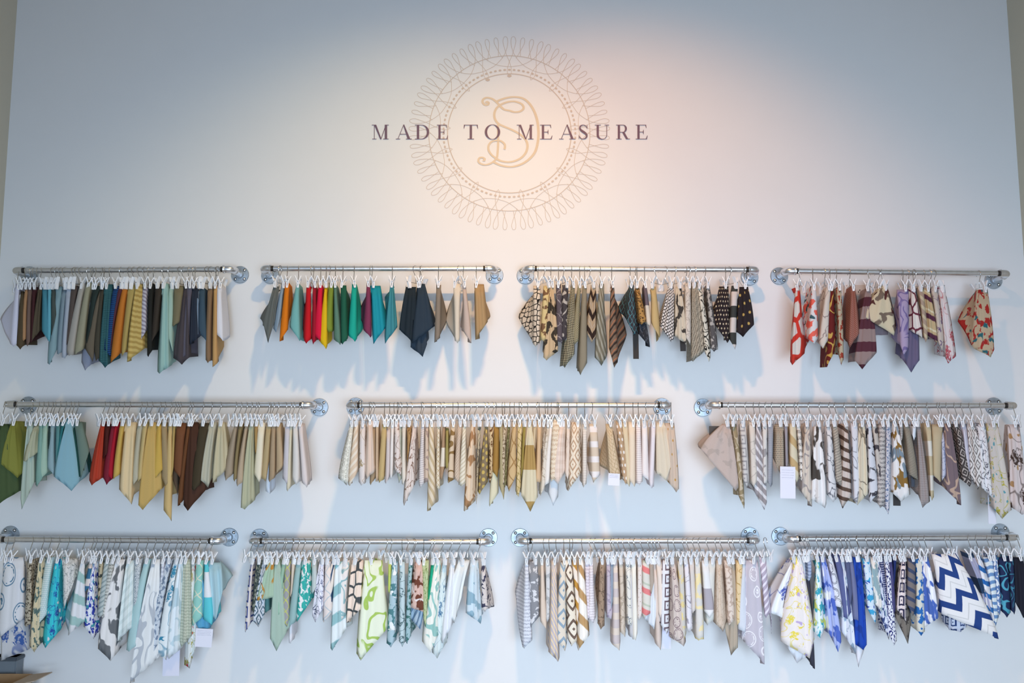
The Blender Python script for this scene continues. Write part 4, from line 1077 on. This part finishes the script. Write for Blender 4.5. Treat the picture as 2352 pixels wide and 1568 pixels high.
10|2231.6 2242.5 2252.1 1279.2 2261.8 1382.9 2283.5 1431.1 2290.7 1407|dfe0e2|S:2f6fb0::6:80|white blue bamboo|
10|2249.7 2259.4 2278.7 1279.2 2276.3 1358.8 2287.1 1438.4 2294.3 1416.7|dfe8f0|Z:3a7ab8::5:0|blue shibori|
10|2267.3 2278.7 2289.5 1274.4 2290.7 1402.2 2296.8 1411.8 2299.6 1402.2|5f7fb0|B:dfe4ee::3:0|blue white ikat|
10|2283 2293.1 2312.4 1279.2 2300.4 1402.2 2313.6 1417.9 2322.1 1407|1f2c50|W:4fa0b8::6:0|navy aqua damask|
10|2323.3 2314.8 2326.9 1276.8 2322.1 1399.8 2330.5 1410.6 2332.9 1402.2|243050|W:3f8098::4:0|dark teal damask|
10|2328.8 2329.3 2349.8 1279.2 2332.9 1382.9 2351 1419.1 2363.1 1407|20222e|P|plain blackish|'''

rows_ = []
for ln in TABLE.strip().split('\n'):
    a = ln.split('|')
    rows_.append((int(a[0]), [float(x) for x in a[1].split()], a[2], a[3], a[4], a[5]))


def short(d): return ' '.join(d.replace(' print', '').split()[:2])


M_LINE = simple('pen_ink', '8a8ca8', .8)
for i, (rail, n, col, pat, desc, exs) in enumerate(rows_):
    ex = {'d': 0.0}
    cards = []
    for e in exs.split(';'):
        if not e: continue
        k, v = e.split('=')
        if k == 'd': ex['d'] = float(v)
        elif k == 'w': ex['w'] = tuple(float(q) for q in v.split(','))
        else:
            q = v.split(','); cards.append((k, [float(t) for t in q[:4]], q[4] if len(q) > 4 else None))
    row = ROWS[rail]
    s = ST[row]
    rng = random.Random(i * 7 + 3)
    PA, dx, _ = PIPE[rail]
    # hanger position: hook seen at n[0] on the pipe, front clip at the top of the cloth
    tc = (n[1] + n[2]) / 2
    cx = tc + max(-7, min(7, 0 if n[2] - n[1] < 12 else (n[2] - n[1]) * .22 * (1 if tc > 1176 else -1)))
    Xc = P(cx, n[3], s + .045).x
    Xh = P(n[0], 640, s + .018).x
    th = math.asin(max(-.62, min(.62, (Xc - Xh) / .028)))
    X0 = Xc - .047 * math.sin(th)
    lean = 0.0
    off = Xh - (X0 + .0195 * math.sin(th))
    lean = max(-.2, min(.2, -off / .08)) * .7
    zp = PA.z + (X0 - PA.x) * dx.z / max(dx.x, .1)
    Xp = X0 + math.sin(lean) * .074
    ztop = P(cx, n[3], s + .05).z
    dz = max(-.012, min(.008, (ztop + .002) - (zp + BARZ)))
    grp = RN[rail]
    hanger((Xp, -s, zp + .0), th, lean, 'white plastic clip hanger holding the %s swatch, %s' % (desc, grp), 'clip hangers on the ' + grp)
    prev = rows_[i - 1][4] if i and rows_[i - 1][0] == rail else None
    nxt = rows_[i + 1][4] if i + 1 < len(rows_) and rows_[i + 1][0] == rail else None
    if prev and nxt: lab = '%s swatch on %s, between %s and %s' % (desc, grp, short(prev), short(nxt))
    elif nxt: lab = '%s swatch at the left end of %s, beside %s' % (desc, grp, short(nxt))
    else: lab = '%s swatch at the right end of %s, beside %s' % (desc, grp, short(prev))
    mat = cloth_mat(col, pat, row, i)
    o = cloth('fabric_swatch', row, n, rail, ex, mat, rng, X0, th)
    tag(o, lab, 'fabric swatch', 'fabric swatches on the ' + grp)
    for kind, q, c in cards:
        if kind == 'tag':
            t, w_, h = sheet('paper_tag', q[0], q[1], q[2], q[3], s + .088 + ex['d'] / 1000, M_PAPER, o, rng.uniform(-.06, .06))
            t['label'] = 'white paper tag'
            lm = MB()
            for k in range(4):
                z = h * (.78 - .16 * k)
                xx = -w_ * .8
                while xx < w_ * .7:
                    L = rng.uniform(.002, .006)
                    lm.box((xx, -.0011, z - .0005), (min(xx + L, w_ * .85), -.0009, z + .0005))
                    xx += L + rng.uniform(.001, .003)
            obj('writing', lm.mesh('writing'), M_LINE, t)
        else:
            t, w_, h = sheet('backing_card', q[0], q[1] - 34, q[2], q[3], s + .015, simple('card_' + c, c, .7), o, rng.uniform(-.05, .05))
            t['label'] = 'white paper card' if c[0] == 'e' else 'dark backing card'

# ------------------------------------------------------------------ painted emblem
def ribbon(mb, pts, wid, d=.0012, closed=False):
    """Flat paint line on the wall through photo-pixel points (px, py); width in metres or list."""
    W = [P(x, y, 0) for x, y in pts]
    n = len(W)
    if not isinstance(wid, (list, tuple)): wid = [wid] * n
    base = len(mb.v)
    for i in range(n):
        a = W[(i - 1) % n] if closed else W[max(i - 1, 0)]
        b = W[(i + 1) % n] if closed else W[min(i + 1, n - 1)]
        t = b - a
        nn = Vector((-t.z, 0, t.x)); nn = nn.normalized() if nn.length > 1e-9 else Vector((0, 0, 1))
        for s_ in (-1, 1):
            q = W[i] + nn * s_ * wid[i] / 2
            mb.v.append((q.x, -(d + .00025 * i / n + (base % 97) * 1.5e-6), q.z))
    for i in range(n if closed else n - 1):
        a = base + 2 * i; b = base + 2 * ((i + 1) % n)
        mb.f.append([a, a + 1, b + 1, b])


EC = (1170.0, 306.5)
def pol(deg, r):
    a = math.radians(deg)
    return EC[0] + r * math.sin(a), EC[1] - r * .963 * math.cos(a)


em = empty('wall_emblem', P(EC[0], EC[1], 0))
tag(em, 'round tan lace emblem with entwined S and D monogram painted above the rails', 'wall emblem')
def epart(name, mb, mat, label=None):
    o = obj(name, mb.mesh(name), mat, em)
    o.matrix_parent_inverse = Matrix.Translation(-Vector(em.location))
    if label: o['label'] = label
    return o


lace = MB()
NP = 17
per = 360 / NP
for k in range(NP):
    c = k * per
    half = [(0, 136), (1.7, 144), (1.5, 156), (0, 171), (-2.0, 187), (-3.3, 206), (-3.9, 219), (-3.3, 228), (-2.3, 231), (-1.3, 228), (-.9, 218),
            (-1.6, 204), (-3.2, 190), (-6.0, 178), (-11.0, 166), (-16.0, 161), (-per, 159)]
    for sg in (1, -1):
        ribbon(lace, spline([pol(c + sg * a, r) for a, r in half], 5), .0024)
    m0 = c + per / 2
    for sg in (1, -1):
        sh = [(6.2, 180), (4.8, 190), (3.0, 206), (2.0, 219), (2.4, 228), (3.4, 230), (4.3, 226), (4.5, 214), (3.9, 198), (3.4, 186)]
        ribbon(lace, spline([pol(m0 + sg * (a - .6), r) for a, r in sh], 5), .0024)
epart('lace_border', lace, M_TAN)
c1 = MB(); ribbon(c1, [pol(a * 2, 185) for a in range(180)], .0036, .0014, True); epart('outer_ring', c1, M_TAN)
c2 = MB(); ribbon(c2, [pol(a * 2, 142) for a in range(180)], .0048, .0014, True); epart('inner_ring', c2, M_TAN)
c3 = MB()
for k in range(88):
    a = k * 360 / 88
    ribbon(c3, [pol(a + t, 151.5) for t in (-1.15, -.6, 0, .6, 1.15)], [.006, .0095, .0105, .0095, .006], .0016)
epart('dashed_ring', c3, M_TAN)
c4 = MB()
for a0 in (0, -per):
    ctr = pol(a0, 138)
    ribbon(c4, [(ctr[0] - 5 + t * 2, ctr[1] + 1.0) for t in range(6)], [.006, .012, .016, .016, .012, .006], .0018)
epart('ring_bead', c4, M_TAN)


def mono(pts, w0, w1, name):
    pp = spline([(1060 + x / 7.127, 190 + y / 7.127) for x, y in pts], 7)
    n = len(pp)
    wd = []
    for i in range(n):
        a = pp[max(i - 1, 0)]; b = pp[min(i + 1, n - 1)]
        vert = abs(b[1] - a[1]) / (math.hypot(b[0] - a[0], b[1] - a[1]) + 1e-6)
        wd.append(w0 + (w1 - w0) * vert)
    m = MB()
    ribbon(m, pp, wd, .0020)
    return m


S_ = [(395, 335), (420, 315), (445, 335), (425, 365), (380, 362), (347, 325), (352, 280), (395, 250), (450, 250), (510, 270), (570, 315), (630, 378),
      (700, 440), (790, 460), (870, 482), (960, 470), (1015, 420), (990, 355), (900, 315), (800, 310), (700, 335), (615, 380), (560, 440), (537, 520),
      (550, 600), (605, 672), (700, 720), (820, 770), (940, 835), (1040, 920), (1080, 1020), (1060, 1130), (990, 1220), (880, 1280), (760, 1300),
      (640, 1280), (575, 1245)]
D_ = [(575, 310), (640, 280), (740, 250), (850, 235), (980, 250), (1080, 310), (1170, 430), (1235, 600), (1260, 800), (1248, 980), (1205, 1130),
      (1120, 1240), (990, 1330), (820, 1377), (650, 1355), (515, 1295)]
D2 = [(600, 680), (600, 850), (600, 1000), (592, 1130), (575, 1235), (500, 1310), (400, 1345), (320, 1330), (278, 1290), (290, 1240), (335, 1225), (378, 1245), (370, 1275), (350, 1270)]
D3 = [(570, 1240), (500, 1190), (447, 1110), (445, 1030), (490, 970), (560, 950), (640, 955), (700, 1000), (712, 1045), (703, 1095)]
epart('monogram_s', mono(S_, .009, .0125, 's'), M_GOLD, 'gold letter S')
mm = mono(D_, .009, .0135, 'd'); mm.v = [(x, y - .0003, z) for x, y, z in mm.v]
for q in (D2, D3):
    t = mono(q, .008, .0115, 'd'); b0 = len(mm.v); mm.v += [(x, y - (.0007 if q is D2 else .0010), z) for x, y, z in t.v]; mm.f += [[b0 + i for i in f] for f in t.f]
epart('monogram_d', mm, M_GOLD, 'gold letter D')

# ------------------------------------------------------------------ lettering MADE TO MEASURE
TK, HR = .165, .04
def q4(x0, y0, x1, y1): return [(x0, y0), (x1, y0), (x1, y1), (x0, y1)]
def serif(x, y, w_=.16):
    return q4(x - w_, y, x + w_, y + HR)
def glyph(ch):
    """list of polygons (unit cap height) and the width"""
    g = []
    if ch == 'M':
        W = 1.17
        g += [q4(.15, 0, .19, 1), serif(.17, 0, .15), [(.0, 1), (.30, 1), (.67, .0), (.58, .0), (.17, 1 - HR), (.0, 1 - HR)]]
        g += [[(.60, .0), (.645, .0), (1.0, 1), (.95, 1)], q4(.89, 0, 1.05, 1), serif(.97, 0, .19), q4(.95, 1 - HR, 1.17, 1)]
    elif ch == 'A':
        W = 1.1
        g += [[(.13, HR), (.17, HR), (.56, 1), (.52, 1)], [(.50, 1.0), (.57, 1.02), (.98, HR), (.80, HR)], q4(.28, .33, .80, .37), serif(.15, 0, .15), serif(.89, 0, .20)]
    elif ch == 'D':
        W = 1.0
        g += [q4(.13, 0, .29, 1), q4(0, 0, .45, HR), q4(0, 1 - HR, .45, 1)]
        ou = [(.45 + .53 * math.cos(a), .5 + .5 * math.sin(a)) for a in [(-90 + 10 * k) * PI / 180 for k in range(19)]]
        inn = [(.45 + .37 * math.cos(a), .5 + .46 * math.sin(a)) for a in [(-90 + 10 * k) * PI / 180 for k in range(19)]]
        g += [[ou[k], ou[k + 1], inn[k + 1], inn[k]] for k in range(18)]
    elif ch == 'E':
        W = .85
        g += [q4(.12, 0, .28, 1), q4(0, 0, .80, HR), q4(0, 1 - HR, .74, 1), q4(.28, .48, .52, .52)]
        g += [[(.72, HR), (.80, HR), (.85, .26), (.82, .26)], [(.68, 1 - HR), (.74, 1 - HR), (.77, .78), (.74, .78)], [(.50, .5), (.55, .34), (.57, .34), (.57, .66), (.55, .66)]]
    elif ch == 'T':
        W = 1.0
        g += [q4(.42, 0, .58, 1), serif(.5, 0, .22), q4(.02, 1 - HR, .98, 1), [(.0, .74), (.03, .74), (.10, 1 - HR), (.02, 1 - HR)], [(.97, .74), (1.0, .74), (.98, 1 - HR), (.90, 1 - HR)]]
    elif ch == 'O':
        W = 1.05
        ou = [(.525 + .525 * math.cos(a), .5 + .52 * math.sin(a)) for a in [k * PI / 18 for k in range(37)]]
        inn = [(.525 + .36 * math.cos(a), .5 + .485 * math.sin(a)) for a in [k * PI / 18 for k in range(37)]]
        g += [[ou[k], ou[k + 1], inn[k + 1], inn[k]] for k in range(36)]
    elif ch == 'U':
        W = 1.0
        g += [q4(.12, .3, .28, 1), q4(0, 1 - HR, .42, 1), q4(.80, .3, .845, 1), q4(.67, 1 - HR, .98, 1)]
        ou = [(.4825 + .3625 * math.cos(a), .3 + .32 * math.sin(a)) for a in [(180 + 10 * k) * PI / 180 for k in range(19)]]
        inn = [(.54 + .26 * math.cos(a), .3 + .27 * math.sin(a)) for a in [(180 + 10 * k) * PI / 180 for k in range(19)]]
        g += [[ou[k], ou[k + 1], inn[k + 1], inn[k]] for k in range(18)]
    elif ch == 'R':
        W = 1.0
        g += [q4(.12, 0, .28, 1), serif(.20, 0, .19), q4(0, 1 - HR, .5, 1), q4(.28, .47, .5, .51)]
        ou = [(.5 + .27 * math.cos(a), .735 + .265 * math.sin(a)) for a in [(-90 + 15 * k) * PI / 180 for k in range(13)]]
        inn = [(.5 + .13 * math.cos(a), .735 + .225 * math.sin(a)) for a in [(-90 + 15 * k) * PI / 180 for k in range(13)]]
        g += [[ou[k], ou[k + 1], inn[k + 1], inn[k]] for k in range(12)]
        g += [[(.42, .49), (.58, .51), (.86, .03), (.70, .02)], [(.72, 0), (.98, 0), (1.0, .04), (.72, .05)]]
    elif ch == 'S':
        W = .75
        cl = spline([(.66, .80, .05), (.55, .93, .05), (.37, .98, .05), (.19, .92, .09), (.12, .76, .13), (.22, .62, .15), (.40, .50, .17), (.58, .38, .15),
                     (.65, .23, .13), (.56, .08, .09), (.38, .02, .05), (.20, .06, .05), (.07, .20, .05)], 5)
        for k in range(len(cl) - 1):
            a, b = cl[k], cl[k + 1]
            ln_ = math.hypot(b[0] - a[0], b[1] - a[1]); nx, ny = -(b[1] - a[1]) / ln_, (b[0] - a[0]) / ln_
            g.append([(a[0] + nx * a[2] / 2, a[1] + ny * a[2] / 2), (b[0] + nx * b[2] / 2, b[1] + ny * b[2] / 2), (b[0] - nx * b[2] / 2, b[1] - ny * b[2] / 2), (a[0] - nx * a[2] / 2, a[1] - ny * a[2] / 2)])
        g += [q4(.655, .72, .69, .97), q4(.04, .03, .075, .30)]
    return g, W


LET = [('M', 108, 230), ('A', 280, 396), ('D', 418, 522), ('E', 576, 656), ('T', 768, 872), ('O', 920, 1031), ('M', 1150, 1272), ('E', 1318, 1407),
       ('A', 1455, 1572), ('S', 1592, 1664), ('U', 1712, 1816), ('R', 1865, 1966), ('E', 2006, 2092)]
lt = empty('wall_lettering', P(1171, 320, 0))
tag(lt, 'dark plum serif words MADE TO MEASURE lettered across the tan emblem', 'wall lettering')
for ch, a, b in LET:
    pl, W = glyph(ch)
    x0, x1 = 820 + a * .319, 820 + b * .319
    m = MB()
    for qi, poly in enumerate(pl):
        n0 = len(m.v)
        dd = .0042 + .00002 * qi
        for gx, gy in poly:
            q = P(x0 + (x1 - x0) * gx / W, 320.3 - 33.3 * gy, 0)
            m.v.append((q.x, -dd, q.z))
        m.f.append(list(range(n0, n0 + len(poly))))
    o = obj('letter', m.mesh('letter'), M_INK, lt)
    o.matrix_parent_inverse = Matrix.Translation(-Vector(lt.location))

# ------------------------------------------------------------------ wall outlet behind the red swatches
oc = P(1962, 680, 0)
ot = empty('wall_outlet', oc)
tag(ot, 'beige double socket plate on the wall behind the copper ribbed swatch', 'wall outlet')
obj('cover_plate', MB().box((-.056, -.006, -.057), (.056, 0, .057)).mesh('cover_plate', bevel=.002), M_PLATE, ot)
for xx in (-.026, .026):
    for zz in (.021, -.021):
        r = obj('receptacle', MB().box((xx - .017, -.0085, zz - .014), (xx + .017, -.005, zz + .014)).mesh('receptacle', bevel=.0012), M_PLATE, ot)
        h = MB().box((xx - .009, -.0092, zz - .005), (xx - .006, -.0083, zz + .004)).box((xx + .006, -.0092, zz - .005), (xx + .009, -.0083, zz + .003))
        h.box((xx - .0025, -.0092, zz + .006), (xx + .0025, -.0083, zz + .011))
        obj('slot', h.mesh('slot'), M_HOLE, r)
obj('plate_screw', MB().tube([(0, -.006, 0), (0, -.0078, 0)], [.003, .002], 10).mesh('plate_screw', True), M_SCREW, ot)

# ------------------------------------------------------------------ cardboard box and grey tub, lower left
bt = P(76, 1546, .12)
bx0, bx1 = -WX + .01, bt.x
box = empty('cardboard_box', ((bx0 + bx1) / 2, -.245, 0))
tag(box, 'open brown cardboard box on the floor in the lower left corner', 'cardboard box')
hw = (bx1 - bx0) / 2; hz = bt.z
m = MB()
for a, b in (((-hw, -.12, 0), (hw, -.116, hz)), ((-hw, .116, 0), (hw, .12, hz)), ((-hw, -.12, 0), (-hw + .004, .12, hz)), ((hw - .004, -.12, 0), (hw, .12, hz)), ((-hw, -.12, 0), (hw, .12, .004))):
    m.box(a, b)
obj('carton', m.mesh('carton'), M_CARD, box)
fl = MB()
tip = P(119, 1543, .18)
fx_, fz_ = tip.x - bx1, tip.z - hz
fl.v += [(hw, -.11, hz), (hw, .11, hz), (hw + fx_, .07, hz + max(.01, fz_)), (hw + fx_, -.09, hz + max(.01, fz_))]
fl.v += [(x, y, z - .004) for x, y, z in fl.v[:4]]
fl.f += [[0, 1, 2, 3], [7, 6, 5, 4], [0, 3, 7, 4], [1, 5, 6, 2], [0, 4, 5, 1], [3, 2, 6, 7]]
obj('flap', fl.mesh('flap'), simple('cardboard_inside', [.42, .36, .30], .85, 0, .1, 40), box)
tb = P(44, 1506, .05)
tub = empty('storage_tub', (-WX + .10, -.05, 0))
tag(tub, 'tall grey plastic tub against the wall behind the cardboard box', 'storage tub')
mt = MB()
tw = (tb.x + WX) / 2
tub.location = (-WX + tw + .005, -.046, 0)
prof = [(-tw * .9, 0), (tw * .9, 0), (tw * .97, tb.z), (-tw * .97, tb.z)]
n0 = 0
for y in (-.03, .038):
    for x, z in prof: mt.v.append((x, y, z))
mt.f += [[0, 1, 2, 3], [7, 6, 5, 4], [0, 4, 5, 1], [1, 5, 6, 2], [2, 6, 7, 3], [3, 7, 4, 0]]
obj('bin_body', mt.mesh('bin_body', bevel=.004), simple('grey_plastic', '7a838b', .35, 0, .2, 12), tub)
obj('rim', MB().box((-tw, -.036, tb.z - .018), (tw, .042, tb.z)).mesh('rim', bevel=.003), simple('grey_plastic_rim', '4c545c', .4), tub)
